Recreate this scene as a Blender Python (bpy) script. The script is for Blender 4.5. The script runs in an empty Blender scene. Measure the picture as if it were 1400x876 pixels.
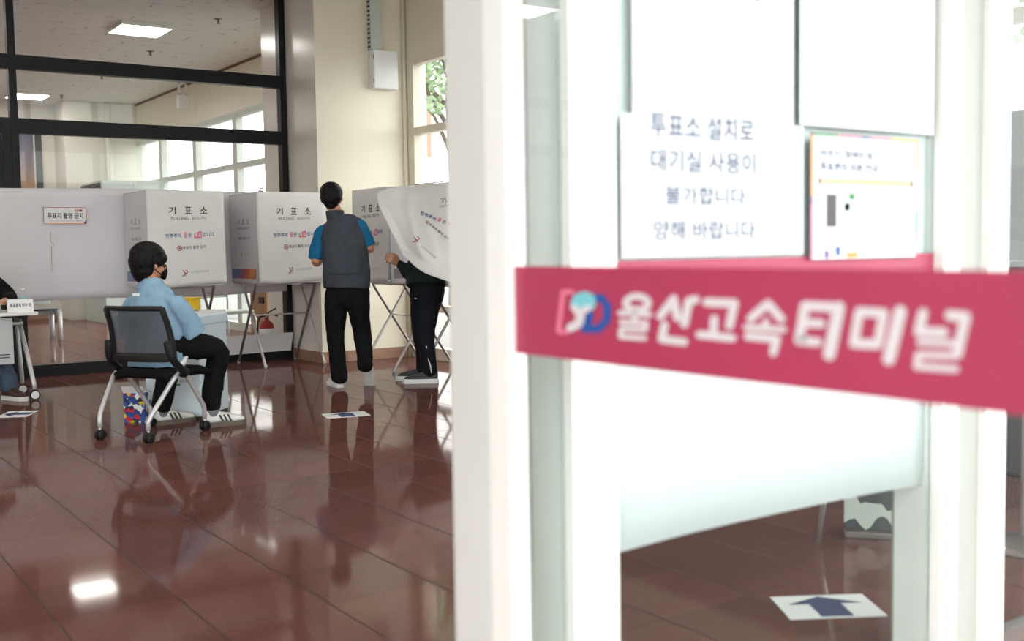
import bpy, bmesh, math, random
import numpy as np
from mathutils import Vector as V, Matrix, noise as mnoise

S = bpy.context.scene
COL = S.collection
R = random.Random(7)

# ------------------------------------------------------------------ camera, world, exposure
F_PX, YAW, PIT, ROL, CAM_H = 1489.14, math.radians(34.75), math.radians(3.82), math.radians(-0.863), 1.13
c_f = V((math.sin(YAW) * math.cos(PIT), math.cos(YAW) * math.cos(PIT), -math.sin(PIT)))
r0 = V((math.cos(YAW), -math.sin(YAW), 0)); u0 = r0.cross(c_f)
c_r = r0 * math.cos(ROL) + u0 * math.sin(ROL); c_u = -r0 * math.sin(ROL) + u0 * math.cos(ROL)
CAM = V((0, 0, CAM_H))
cd = bpy.data.cameras.new('camera'); cam = bpy.data.objects.new('camera', cd); COL.objects.link(cam)
cd.sensor_width = 36; cd.lens = F_PX / 1400 * 36; cd.clip_start = 0.02; cd.clip_end = 400
cd.dof.use_dof = True; cd.dof.focus_distance = 8.6; cd.dof.aperture_fstop = 2.6
cam.matrix_world = Matrix(((c_r.x, c_u.x, -c_f.x, 0), (c_r.y, c_u.y, -c_f.y, 0), (c_r.z, c_u.z, -c_f.z, CAM_H), (0, 0, 0, 1)))
S.camera = cam

SKY = 4.2
LED = 16.0
w = bpy.data.worlds.new('overcast_sky'); S.world = w; w.use_nodes = True
bg = w.node_tree.nodes['Background']; bg.inputs[0].default_value = (1.0, 0.995, 0.975, 1); bg.inputs[1].default_value = SKY
S.view_settings.view_transform = 'Standard'; S.view_settings.look = 'None'
S.view_settings.gamma = 1; S.view_settings.use_curve_mapping = False
S.view_settings.exposure = 0.34


def at(px, py, X=None, Y=None, Z=None, D=None):
    """the point of the place seen at a photo pixel, on the plane X, Y or Z = const or at depth D"""
    d = c_f + c_r * ((px - 700) / F_PX) - c_u * ((py - 438) / F_PX)
    if X is not None: t = X / d.x
    elif Y is not None: t = Y / d.y
    elif Z is not None: t = (Z - CAM_H) / d.z
    else: t = D
    return CAM + d * t


# ------------------------------------------------------------------ materials
def srgb(r, g, b):
    f = lambda c: (c / 255 / 12.92) if c / 255 <= 0.04045 else ((c / 255 + 0.055) / 1.055) ** 2.4
    return (f(r), f(g), f(b))


MATS = {}


def mat(name, col, rough=0.5, metal=0.0, var=0.06, scale=6.0, bump=0.0, bscale=60.0, coat=0.0, emit=None, spec=0.5, sub=None):
    if name in MATS: return MATS[name]
    m = bpy.data.materials.new(name); m.use_nodes = True; nt = m.node_tree
    b = nt.nodes['Principled BSDF']
    b.inputs['Roughness'].default_value = rough; b.inputs['Metallic'].default_value = metal
    b.inputs['Specular IOR Level'].default_value = spec; b.inputs['Coat Weight'].default_value = coat
    tc = nt.nodes.new('ShaderNodeTexCoord')
    n = nt.nodes.new('ShaderNodeTexNoise'); n.inputs['Scale'].default_value = scale; n.inputs['Detail'].default_value = 4
    nt.links.new(tc.outputs['Object'], n.inputs['Vector'])
    r = nt.nodes.new('ShaderNodeValToRGB')
    r.color_ramp.elements[0].position = 0.3; r.color_ramp.elements[1].position = 0.7
    r.color_ramp.elements[0].color = [max(0, c * (1 - var)) for c in col] + [1]
    r.color_ramp.elements[1].color = [min(1, c * (1 + var)) for c in col] + [1]
    nt.links.new(n.outputs['Fac'], r.inputs['Fac']); nt.links.new(r.outputs['Color'], b.inputs['Base Color'])
    if bump:
        n2 = nt.nodes.new('ShaderNodeTexNoise'); n2.inputs['Scale'].default_value = bscale; n2.inputs['Detail'].default_value = 3
        nt.links.new(tc.outputs['Object'], n2.inputs['Vector'])
        bp = nt.nodes.new('ShaderNodeBump'); bp.inputs['Strength'].default_value = bump; bp.inputs['Distance'].default_value = 0.01
        nt.links.new(n2.outputs['Fac'], bp.inputs['Height']); nt.links.new(bp.outputs['Normal'], b.inputs['Normal'])
    if emit:
        b.inputs['Emission Color'].default_value = (*col, 1); b.inputs['Emission Strength'].default_value = emit
    MATS[name] = m
    return m


def glass(name, tint=(0.96, 0.985, 0.98), base=0.04, haze=0.0):
    m = bpy.data.materials.new(name); m.use_nodes = True; nt = m.node_tree; nt.nodes.clear()
    out = nt.nodes.new('ShaderNodeOutputMaterial')
    tr = nt.nodes.new('ShaderNodeBsdfTransparent'); tr.inputs[0].default_value = (*tint, 1)
    gl = nt.nodes.new('ShaderNodeBsdfGlossy'); gl.inputs['Roughness'].default_value = 0.0
    lw = nt.nodes.new('ShaderNodeLayerWeight'); lw.inputs[0].default_value = 0.5
    p = nt.nodes.new('ShaderNodeMath'); p.operation = 'POWER'; p.inputs[1].default_value = 5
    ma = nt.nodes.new('ShaderNodeMath'); ma.operation = 'MULTIPLY_ADD'; ma.inputs[1].default_value = 1 - base; ma.inputs[2].default_value = base
    nt.links.new(lw.outputs['Facing'], p.inputs[0]); nt.links.new(p.outputs[0], ma.inputs[0])
    mx = nt.nodes.new('ShaderNodeMixShader')
    nt.links.new(ma.outputs[0], mx.inputs[0]); nt.links.new(tr.outputs[0], mx.inputs[1]); nt.links.new(gl.outputs[0], mx.inputs[2])
    last = mx
    if haze:
        df = nt.nodes.new('ShaderNodeBsdfDiffuse'); df.inputs[0].default_value = (0.8, 0.85, 0.85, 1)
        m2 = nt.nodes.new('ShaderNodeMixShader'); m2.inputs[0].default_value = haze
        nt.links.new(mx.outputs[0], m2.inputs[1]); nt.links.new(df.outputs[0], m2.inputs[2]); last = m2
    nt.links.new(last.outputs[0], out.inputs[0])
    MATS[name] = m
    return m


def floor_mat():
    m = bpy.data.materials.new('red_brown_polished_tile'); m.use_nodes = True; nt = m.node_tree; L = nt.links
    b = nt.nodes['Principled BSDF']
    N = nt.nodes.new
    tc = N('ShaderNodeTexCoord'); sx = N('ShaderNodeSeparateXYZ'); L.new(tc.outputs['Object'], sx.inputs[0])

    def mth(op, a, bb=None, c=None):
        n = N('ShaderNodeMath'); n.operation = op
        for i, v in enumerate((a, bb, c)):
            if v is None: continue
            if isinstance(v, (int, float)): n.inputs[i].default_value = v
            else: L.new(v, n.inputs[i])
        return n.outputs[0]
    T = 0.375
    gx = mth('DIVIDE', mth('SUBTRACT', sx.outputs[0], 0.335), T); gy = mth('DIVIDE', mth('SUBTRACT', sx.outputs[1], 0.15), T)
    fx = mth('FRACT', gx); fy = mth('FRACT', gy)
    dx = mth('MINIMUM', fx, mth('SUBTRACT', 1, fx)); dy = mth('MINIMUM', fy, mth('SUBTRACT', 1, fy))
    line_y = mth('LESS_THAN', dx, 0.010); line_x = mth('LESS_THAN', dy, 0.007)
    ln = mth('MAXIMUM', line_y, mth('MULTIPLY', line_x, 0.55))
    cb = N('ShaderNodeCombineXYZ'); L.new(mth('FLOOR', gx), cb.inputs[0]); L.new(mth('FLOOR', gy), cb.inputs[1])
    wn = N('ShaderNodeTexWhiteNoise'); wn.noise_dimensions = '2D'; L.new(cb.outputs[0], wn.inputs['Vector'])
    sp = N('ShaderNodeTexNoise'); sp.inputs['Scale'].default_value = 140; sp.inputs['Detail'].default_value = 2
    L.new(tc.outputs['Object'], sp.inputs['Vector'])
    r1 = N('ShaderNodeValToRGB')
    r1.color_ramp.elements[0].color = (0.130, 0.054, 0.046, 1); r1.color_ramp.elements[1].color = (0.168, 0.069, 0.059, 1)
    L.new(wn.outputs['Value'], r1.inputs[0])
    r2 = N('ShaderNodeValToRGB'); r2.color_ramp.elements[0].position = 0.35; r2.color_ramp.elements[1].position = 0.65
    r2.color_ramp.elements[0].color = (0.75, 0.75, 0.75, 1); r2.color_ramp.elements[1].color = (1.2, 1.2, 1.2, 1)
    L.new(sp.outputs['Fac'], r2.inputs[0])
    mx = N('ShaderNodeMix'); mx.data_type = 'RGBA'; mx.blend_type = 'MULTIPLY'; mx.inputs[0].default_value = 1
    L.new(r1.outputs[0], mx.inputs[6]); L.new(r2.outputs[0], mx.inputs[7])
    m2 = N('ShaderNodeMix'); m2.data_type = 'RGBA'
    L.new(ln, m2.inputs[0]); L.new(mx.outputs[2], m2.inputs[6]); m2.inputs[7].default_value = (0.055, 0.035, 0.028, 1)
    L.new(m2.outputs[2], b.inputs['Base Color'])
    big = N('ShaderNodeTexNoise'); big.inputs['Scale'].default_value = 2.2; L.new(tc.outputs['Object'], big.inputs['Vector'])
    hsum = mth('MULTIPLY_ADD', ln, -0.25, mth('MULTIPLY', big.outputs['Fac'], 0.25))
    bp = N('ShaderNodeBump'); bp.inputs['Strength'].default_value = 0.08; bp.inputs['Distance'].default_value = 0.006
    L.new(hsum, bp.inputs['Height'])
    df = N('ShaderNodeBsdfDiffuse'); L.new(m2.outputs[2], df.inputs[0]); L.new(bp.outputs[0], df.inputs['Normal'])
    gl = N('ShaderNodeBsdfGlossy'); L.new(bp.outputs[0], gl.inputs['Normal']); gl.inputs[0].default_value = (1, 0.97, 0.95, 1)
    L.new(mth('MULTIPLY_ADD', ln, 0.3, 0.06), gl.inputs['Roughness'])
    lw = N('ShaderNodeLayerWeight'); lw.inputs[0].default_value = 0.5
    fr_ = mth('MULTIPLY_ADD', mth('POWER', lw.outputs['Facing'], 4.0), 0.36, 0.045)
    fr_ = mth('MULTIPLY', fr_, mth('SUBTRACT', 1.0, mth('MULTIPLY', ln, 0.6)))
    ms = N('ShaderNodeMixShader'); L.new(fr_, ms.inputs[0]); L.new(df.outputs[0], ms.inputs[1]); L.new(gl.outputs[0], ms.inputs[2])
    nt.nodes.remove(b); L.new(ms.outputs[0], nt.nodes['Material Output'].inputs[0])
    return m


def ceiling_mat():
    m = bpy.data.materials.new('ceiling_board'); m.use_nodes = True; nt = m.node_tree; L = nt.links; N = nt.nodes.new
    b = nt.nodes['Principled BSDF']; b.inputs['Roughness'].default_value = 0.9
    tc = N('ShaderNodeTexCoord')
    br = N('ShaderNodeTexBrick'); br.inputs['Scale'].default_value = 1.0; br.inputs['Mortar Size'].default_value = 0.006
    br.inputs['Brick Width'].default_value = 0.6; br.inputs['Row Height'].default_value = 0.3
    br.inputs['Color1'].default_value = (0.86, 0.85, 0.82, 1); br.inputs['Color2'].default_value = (0.87, 0.86, 0.83, 1); br.inputs['Mortar'].default_value = (0.30, 0.27, 0.25, 1)
    n = N('ShaderNodeTexNoise'); n.inputs['Scale'].default_value = 7
    L.new(tc.outputs['Object'], br.inputs['Vector']); L.new(tc.outputs['Object'], n.inputs['Vector'])
    mx = N('ShaderNodeMix'); mx.data_type = 'RGBA'; mx.blend_type = 'MIX'
    r = N('ShaderNodeValToRGB'); r.color_ramp.elements[0].position = 0.55; r.color_ramp.elements[1].position = 0.60
    L.new(n.outputs['Fac'], r.inputs[0]); L.new(r.outputs[0], mx.inputs[0])
    mx.inputs[6].default_value = (0.87, 0.86, 0.83, 1); L.new(br.outputs['Color'], mx.inputs[7])
    L.new(mx.outputs[2], b.inputs['Base Color'])
    return m


def ramp_mat(name, stops, axis=2, lo=0.0, hi=1.0, rough=0.4):
    m = bpy.data.materials.new(name); m.use_nodes = True; nt = m.node_tree; L = nt.links; N = nt.nodes.new
    b = nt.nodes['Principled BSDF']; b.inputs['Roughness'].default_value = rough
    tc = N('ShaderNodeTexCoord'); sx = N('ShaderNodeSeparateXYZ'); L.new(tc.outputs['Object'], sx.inputs[0])
    mr = N('ShaderNodeMapRange'); mr.inputs[1].default_value = lo; mr.inputs[2].default_value = hi; L.new(sx.outputs[axis], mr.inputs[0])
    r = N('ShaderNodeValToRGB'); els = r.color_ramp.elements
    while len(els) < len(stops): els.new(0.5)
    for e, (p, c) in zip(els, stops): e.position = p; e.color = (*c, 1)
    L.new(mr.outputs[0], r.inputs[0]); L.new(r.outputs[0], b.inputs['Base Color'])
    MATS[name] = m
    return m


def patch_mat(name, cols, scale):
    m = bpy.data.materials.new(name); m.use_nodes = True; nt = m.node_tree; L = nt.links; N = nt.nodes.new
    b = nt.nodes['Principled BSDF']; b.inputs['Roughness'].default_value = 0.45
    tc = N('ShaderNodeTexCoord'); v = N('ShaderNodeTexVoronoi'); v.inputs['Scale'].default_value = scale
    L.new(tc.outputs['Object'], v.inputs['Vector'])
    sx = N('ShaderNodeSeparateColor'); L.new(v.outputs['Color'], sx.inputs[0])
    r = N('ShaderNodeValToRGB'); r.color_ramp.interpolation = 'CONSTANT'; els = r.color_ramp.elements
    while len(els) < len(cols): els.new(0.5)
    for i, (e, c) in enumerate(zip(els, cols)): e.position = i / len(cols); e.color = (*c, 1)
    L.new(sx.outputs[0], r.inputs[0]); L.new(r.outputs[0], b.inputs['Base Color'])
    MATS[name] = m
    return m


def mesh_mat(name, col, cover):
    """woven mesh: fine procedural holes"""
    m = bpy.data.materials.new(name); m.use_nodes = True; nt = m.node_tree; L = nt.links; N = nt.nodes.new
    b = nt.nodes['Principled BSDF']; b.inputs['Base Color'].default_value = (*col, 1); b.inputs['Roughness'].default_value = 0.6
    out = nt.nodes['Material Output']; tr = N('ShaderNodeBsdfTransparent'); mx = N('ShaderNodeMixShader')
    tc = N('ShaderNodeTexCoord'); ch = N('ShaderNodeTexChecker'); ch.inputs['Scale'].default_value = 700
    L.new(tc.outputs['Object'], ch.inputs['Vector'])
    ma = N('ShaderNodeMath'); ma.operation = 'MULTIPLY_ADD'; ma.inputs[1].default_value = 0.2; ma.inputs[2].default_value = cover - 0.1
    L.new(ch.outputs['Fac'], ma.inputs[0]); L.new(ma.outputs[0], mx.inputs[0])
    L.new(tr.outputs[0], mx.inputs[1]); L.new(b.outputs[0], mx.inputs[2]); L.new(mx.outputs[0], out.inputs[0])
    MATS[name] = m
    return m


M = dict(
    floor=floor_mat(), ceil=ceiling_mat(),
    cream=mat('cream_wall_paint', (0.80, 0.745, 0.60), 0.32, var=0.025, scale=1.5, bump=0.03, bscale=25),
    stonep=mat('glossy_stone_grey_paint', (0.74, 0.70, 0.645), 0.22, var=0.03, scale=2, bump=0.05, bscale=9),
    pale=mat('pale_wall_paint', (0.74, 0.71, 0.64), 0.5, var=0.03, scale=1.5),
    skirt=mat('brown_stone_skirting', srgb(160, 125, 105), 0.25, var=0.12, scale=14),
    black=mat('black_metal_frame', (0.012, 0.012, 0.013), 0.38, var=0.2, spec=0.15),
    blackp=mat('black_plastic', (0.014, 0.014, 0.015), 0.45, var=0.2, spec=0.25),
    white_al=mat('white_aluminium', (0.86, 0.86, 0.83), 0.35, var=0.02),
    jamb=mat('ivory_aluminium', (0.67, 0.675, 0.65), 0.45, var=0.02),
    winframe=mat('cream_window_frame', (0.76, 0.70, 0.58), 0.4, var=0.03),
    winframe2=mat('pale_green_window_frame', (0.62, 0.66, 0.62), 0.4, var=0.03),
    sheet=mat('white_banner_sheet', (0.77, 0.755, 0.79), 0.65, var=0.02, scale=3, bump=0.10, bscale=4),
    curtain=mat('white_curtain_cloth', (0.80, 0.80, 0.785), 0.75, var=0.02, bump=0.15, bscale=10),
    panel=mat('white_corrugated_plastic', (0.72, 0.705, 0.73), 0.5, var=0.02),
    steel=mat('brushed_steel', (0.62, 0.61, 0.60), 0.3, 0.85, var=0.05),
    dsteel=mat('brown_grey_steel', (0.28, 0.24, 0.23), 0.3, 0.7, var=0.1),
    silver=mat('silver_paint', (0.60, 0.60, 0.61), 0.32, 0.35, var=0.03),
    grey=mat('light_grey_metal', (0.55, 0.57, 0.58), 0.45, var=0.03),
    white=mat('white_plastic', (0.82, 0.83, 0.83), 0.4, var=0.02),
    paper=mat('white_paper', (0.86, 0.86, 0.85), 0.7, var=0.015),
    film=mat('white_window_film', (0.84, 0.88, 0.88), 0.7, var=0.015, scale=1.2),
    ballot=mat('pale_blue_box_plastic', (0.70, 0.80, 0.87), 0.35, var=0.02),
    ink=mat('black_ink', (0.03, 0.03, 0.033), 0.6),
    gink=mat('grey_ink', (0.19, 0.19, 0.20), 0.6),
    lgink=mat('light_grey_ink', (0.36, 0.36, 0.37), 0.6),
    bink=mat('blue_ink', srgb(62, 92, 150), 0.6),
    navy=mat('navy_ink', srgb(40, 60, 105), 0.6),
    pink=mat('pink_ink', srgb(228, 120, 148), 0.6),
    redink=mat('red_ink', srgb(190, 50, 50), 0.6),
    orange=mat('orange_ink', srgb(240, 150, 70), 0.6),
    purple=mat('purple_ink', srgb(125, 85, 150), 0.6),
    green=mat('green_ink', srgb(70, 140, 80), 0.6),
    yellowink=mat('yellow_ink', srgb(240, 200, 60), 0.6),
    cyan=mat('cyan_ink', srgb(110, 190, 205), 0.6),
    band=mat('crimson_vinyl', (0.40, 0.036, 0.095), 0.4, var=0.03),
    letter=mat('white_vinyl_lettering', (0.66, 0.62, 0.64), 0.45, var=0.01),
    pinkline=mat('pink_vinyl', srgb(226, 120, 148), 0.45, var=0.01),
    tealv=mat('teal_vinyl', srgb(120, 195, 205), 0.45, var=0.03),
    bluev=mat('blue_vinyl', srgb(30, 80, 155), 0.45, var=0.03),
    skin=mat('skin', srgb(205, 150, 120), 0.5, var=0.06, scale=30),
    hair=mat('black_hair', (0.010, 0.009, 0.009), 0.42, var=0.3, scale=60, bump=0.5, bscale=90, spec=0.12),
    denim=mat('light_blue_denim', srgb(140, 172, 196), 0.85, var=0.07, scale=14, bump=0.25, bscale=260, spec=0.2),
    blackc=mat('black_cloth', (0.008, 0.008, 0.009), 0.85, var=0.2, scale=20, bump=0.2, bscale=120, spec=0.12),
    navyc=mat('dark_navy_cloth', (0.010, 0.012, 0.016), 0.8, var=0.2, bump=0.2, bscale=120, spec=0.12),
    dgreen=mat('dark_green_black_jacket', (0.014, 0.022, 0.023), 0.7, var=0.2, bump=0.2, bscale=90, spec=0.15),
    vest=mat('charcoal_vest_cloth', srgb(66, 70, 80), 0.8, var=0.12, scale=10, bump=0.2, bscale=100, spec=0.2),
    shirt=mat('teal_blue_shirt', srgb(24, 100, 142), 0.8, var=0.08, bump=0.15, bscale=90, spec=0.2),
    jeans=mat('blue_jeans', srgb(62, 78, 98), 0.85, var=0.15, bump=0.2, bscale=150),
    wshoe=mat('white_leather', (0.78, 0.78, 0.75), 0.5, var=0.03),
    sole=mat('grey_brown_sole', srgb(105, 95, 85), 0.7),
    wsole=mat('white_sole', (0.74, 0.75, 0.74), 0.6),
    gshoe=mat('dark_grey_knit_shoe', srgb(62, 64, 66), 0.8, var=0.15, bump=0.3, bscale=200),
    gsock=mat('grey_sock', srgb(120, 122, 128), 0.9),
    brown=mat('brown_leather', srgb(70, 50, 42), 0.6),
    red=mat('red_paint', srgb(165, 22, 28), 0.3),
    wood=mat('varnished_wood', srgb(150, 112, 74), 0.4, var=0.12, scale=5),
    yellow=mat('yellow_plastic', srgb(225, 185, 20), 0.4),
    led=mat('led_diffuser', (1.0, 0.97, 0.92), 0.5, var=0.0, emit=LED),
    greenbox=mat('pale_green_metal', (0.55, 0.61, 0.57), 0.45, var=0.02),
    dgrey=mat('dark_grey_panel', (0.055, 0.06, 0.065), 0.5),
    column=mat('grey_green_column_paint', (0.33, 0.375, 0.295), 0.5, var=0.03),
    concrete=mat('pavement_concrete', (0.20, 0.195, 0.19), 0.8, var=0.1, scale=3),
    salmon=mat('salmon_render', (0.36, 0.21, 0.15), 0.8),
    roofm=mat('dark_roof', srgb(120, 110, 110), 0.8),
    leaf=mat('tree_leaf', (0.30, 0.42, 0.24), 0.6, var=0.5, scale=3),
    bark=mat('tree_bark', (0.12, 0.09, 0.06), 0.9, var=0.3),
    g_part=glass('partition_glass', (0.975, 0.98, 0.975), 0.016),
    g_win=glass('window_glass', (0.97, 0.985, 0.98), 0.04),
    g_leaf=glass('door_leaf_glass', (0.972, 0.99, 0.988), 0.022, haze=0.0),
    g_fac=glass('facade_glass', (0.962, 0.988, 0.985), 0.02),
    bottle=glass('clear_bottle_plastic', (0.90, 0.93, 0.94), 0.10, haze=0.12),
    meshb=mesh_mat('chair_back_mesh', (0.085, 0.09, 0.105), 0.80),
    sunset=ramp_mat('sunset_picture', [(0, srgb(178, 140, 104)), (0.3, srgb(158, 136, 126)), (0.6, srgb(130, 120, 136)), (1, srgb(98, 100, 118))], 2, 1.25, 2.2),
    snack=patch_mat('printed_snack_wrap', [srgb(30, 60, 130), srgb(235, 235, 235), srgb(20, 30, 70), srgb(230, 190, 60), srgb(200, 30, 40), srgb(240, 240, 240), srgb(40, 90, 170)], 34),
)


# ------------------------------------------------------------------ mesh builder
_text_cache = {}


def text_geo(s, bold=0.0):
    k = (s, bold)
    if k in _text_cache: return _text_cache[k]
    c = bpy.data.curves.new('lettering', 'FONT'); c.body = s; c.resolution_u = 3; c.offset = bold
    o = bpy.data.objects.new('lettering', c); COL.objects.link(o)
    dg = bpy.context.evaluated_depsgraph_get(); dg.update()
    me = bpy.data.meshes.new_from_object(o.evaluated_get(dg))
    vs = [(v.co.x, v.co.y) for v in me.vertices]; fs = [tuple(p.vertices) for p in me.polygons]
    bpy.data.objects.remove(o); bpy.data.curves.remove(c); bpy.data.meshes.remove(me)
    _text_cache[k] = (vs, fs)
    return vs, fs


def frame_of(axis, hint=None):
    z = V(axis).normalized(); h = V(hint) if hint else (V((0, 0, 1)) if abs(z.z) < 0.9 else V((1, 0, 0)))
    x = (h - z * h.dot(z)).normalized(); y = z.cross(x)
    return x, y, z


class MB:
    layer = 0
    def __init__(s): s.v = []; s.f = []; s.m = []; s.sm = []; s.mats = []

    def slot(s, m):
        if m not in s.mats: s.mats.append(m)
        return s.mats.index(m)

    def add(s, vs, fs, m, smooth=False):
        o = len(s.v); s.v += [V(p) for p in vs]; k = s.slot(m)
        for f in fs: s.f.append(tuple(i + o for i in f)); s.m.append(k); s.sm.append(smooth)

    def box(s, c, d, m, rot=None, bev=0.0):
        c = V(c); hx, hy, hz = d[0] / 2, d[1] / 2, d[2] / 2
        if bev <= 0:
            ps = [V((x * hx, y * hy, z * hz)) for x in (-1, 1) for y in (-1, 1) for z in (-1, 1)]
            fs = [(0, 1, 3, 2), (4, 6, 7, 5), (0, 4, 5, 1), (2, 3, 7, 6), (0, 2, 6, 4), (1, 5, 7, 3)]
        else:
            bm = bmesh.new(); bmesh.ops.create_cube(bm, size=1)
            for v in bm.verts: v.co = V((v.co.x * d[0], v.co.y * d[1], v.co.z * d[2]))
            bmesh.ops.bevel(bm, geom=bm.edges[:], offset=bev, segments=2, affect='EDGES', profile=0.5)
            bm.verts.index_update(); ps = [v.co.copy() for v in bm.verts]; fs = [tuple(v.index for v in f.verts) for f in bm.faces]; bm.free()
        if rot is not None: ps = [rot @ p for p in ps]
        s.add([p + c for p in ps], fs, m)
        return s

    def quad(s, pts, m): s.add(pts, [tuple(range(len(pts)))], m); return s

    def slab(s, pts, n, t, m):
        """polygon pts extruded along n by t"""
        k = len(pts); n = V(n) * t; a = [V(p) for p in pts]; b = [p + n for p in a]
        s.add(a + b, [tuple(range(k))[::-1], tuple(range(k, 2 * k))] + [(i, (i + 1) % k, (i + 1) % k + k, i + k) for i in range(k)], m); return s

    def tube(s, pts, r, m, n=10, flat=None, hint=None):
        """round tube along a path; r a number or one per point; flat=(a,b) scales"""
        pts = [V(p) for p in pts]; k = len(pts); rs = r if isinstance(r, (list, tuple)) else [r] * k
        rings = []; prev = None
        for i, p in enumerate(pts):
            t = (pts[min(i + 1, k - 1)] - pts[max(i - 1, 0)]).normalized()
            x, y, _ = frame_of(t, hint if hint else prev)
            if prev is None: prev = x
            else: prev = x
            fa, fb = flat if flat else (1, 1)
            rings.append([p + x * (math.cos(a) * rs[i] * fa) + y * (math.sin(a) * rs[i] * fb) for a in [2 * math.pi * j / n for j in range(n)]])
        vs = [q for rg in rings for q in rg]; fs = []
        for i in range(k - 1):
            for j in range(n): fs.append((i * n + j, i * n + (j + 1) % n, (i + 1) * n + (j + 1) % n, (i + 1) * n + j))
        fs.append(tuple(range(n))[::-1]); fs.append(tuple((k - 1) * n + j for j in range(n)))
        s.add(vs, fs, m, True); return s

    def lathe(s, prof, c, m, axis=(0, 0, 1), n=20):
        x, y, z = frame_of(axis); c = V(c)
        vs = [c + z * h + x * (math.cos(2 * math.pi * j / n) * r) + y * (math.sin(2 * math.pi * j / n) * r) for r, h in prof for j in range(n)]
        fs = [(i * n + j, i * n + (j + 1) % n, (i + 1) * n + (j + 1) % n, (i + 1) * n + j) for i in range(len(prof) - 1) for j in range(n)]
        fs += [tuple(range(n))[::-1], tuple((len(prof) - 1) * n + j for j in range(n))]
        s.add(vs, fs, m, True); return s

    def ell(s, c, r, m, axes=None, nu=14, nv=10):
        c = V(c); ax = axes or (V((1, 0, 0)), V((0, 1, 0)), V((0, 0, 1)))
        vs = []; fs = []
        for i in range(nv + 1):
            th = math.pi * i / nv
            for j in range(nu):
                ph = 2 * math.pi * j / nu
                vs.append(c + ax[0] * (r[0] * math.sin(th) * math.cos(ph)) + ax[1] * (r[1] * math.sin(th) * math.sin(ph)) + ax[2] * (r[2] * math.cos(th)))
        for i in range(nv):
            for j in range(nu): fs.append((i * nu + j, (i + 1) * nu + j, (i + 1) * nu + (j + 1) % nu, i * nu + (j + 1) % nu))
        s.add(vs, fs, m, True); return s

    def grid(s, fn, nu, nv, m, thick=0.0):
        P = [[V(fn(i / nu, j / nv)) for i in range(nu + 1)] for j in range(nv + 1)]
        vs = [p for row in P for p in row]; W_ = nu + 1
        fs = [(j * W_ + i, j * W_ + i + 1, (j + 1) * W_ + i + 1, (j + 1) * W_ + i) for j in range(nv) for i in range(nu)]
        if thick:
            nn = []
            for j in range(nv + 1):
                for i in range(nu + 1):
                    a = P[j][min(i + 1, nu)] - P[j][max(i - 1, 0)]; b = P[min(j + 1, nv)][i] - P[max(j - 1, 0)][i]
                    nn.append(a.cross(b).normalized())
            k = len(vs); back = [p + n * thick for p, n in zip(vs, nn)]
            fs2 = [tuple(i + k for i in f[::-1]) for f in fs]
            rim = [j * W_ for j in range(nv + 1)] + [nv * W_ + i for i in range(1, nu + 1)] + [j * W_ + nu for j in range(nv - 1, -1, -1)] + [i for i in range(nu - 1, 0, -1)]
            sd = [(rim[q], rim[(q + 1) % len(rim)], rim[(q + 1) % len(rim)] + k, rim[q] + k) for q in range(len(rim))]
            s.add(vs + back, fs + fs2 + sd, m, True)
        else: s.add(vs, fs, m, True)
        return s

    def text(s, body, fn, x0, x1, y0, y1, m, bold=0.0):
        """lettering fitted to the box x0..x1, y0..y1 of the surface map fn(x, y) -> point"""
        vs, fs = text_geo(body, bold)
        ax = [p[0] for p in vs]; ay = [p[1] for p in vs]; a0, a1, b0, b1 = min(ax), max(ax), min(ay), max(ay)
        s.add([fn(x0 + (x - a0) / (a1 - a0) * (x1 - x0), y0 + (y - b0) / (b1 - b0) * (y1 - y0)) for x, y in vs], fs, m); return s

    def patch(s, poly, fn, m): s.add([fn(x, y) for x, y in poly], [tuple(range(len(poly)))], m); return s

    def stroke(s, pts, hw, fn, m, closed=False, n=10):
        """flat round-ended stroke on the surface map fn"""
        pts = [V((p[0], p[1], 0)) for p in pts]
        seg = list(zip(pts, pts[1:] + ([pts[0]] if closed else [])))
        if not closed: seg = seg[:len(pts) - 1]
        c_ = pts[0]; e_ = hw * 0.3; o_ = V(fn(c_.x, c_.y))
        nn = (V(fn(c_.x + e_, c_.y)) - o_).cross(V(fn(c_.x, c_.y + e_)) - o_); nn = nn.normalized() if nn.length > 1e-14 else V((0, 0, 0))
        base_fn = fn
        def fn(x, y):
            return V(base_fn(x, y)) + nn * (3e-5 * (MB.layer % 14))
        for a, b in seg:
            MB.layer += 1
            d = (b - a).normalized(); nrm = V((-d.y, d.x, 0)) * hw
            s.patch([(q.x, q.y) for q in (a - nrm, b - nrm, b + nrm, a + nrm)], fn, m)
        for p in pts:
            MB.layer += 1
            s.patch([(p.x + hw * math.cos(2 * math.pi * i / n), p.y + hw * math.sin(2 * math.pi * i / n)) for i in range(n)], fn, m)
        return s

    def mesh(s, name):
        me = bpy.data.meshes.new(name); me.from_pydata([tuple(p) for p in s.v], [], s.f)
        for m in s.mats: me.materials.append(m)
        me.polygons.foreach_set('material_index', s.m); me.polygons.foreach_set('use_smooth', s.sm); me.update()
        return me

    def build(s, name, parent=None, world=False, fix=True):
        if parent is not None and world:
            o_ = parent.location if parent.parent is None else parent.location + parent.parent.location
            inv = Matrix.Rotation(-parent.rotation_euler.z, 3, 'Z') if parent.parent is None else Matrix.Identity(3)
            s.v = [inv @ (p - o_) for p in s.v]
        me = s.mesh(name)
        if fix:
            bm = bmesh.new(); bm.from_mesh(me); bmesh.ops.recalc_face_normals(bm, faces=bm.faces[:]); bm.to_mesh(me); bm.free()
        o = bpy.data.objects.new(name, me); COL.objects.link(o)
        if parent is not None: o.parent = parent
        return o


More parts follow.
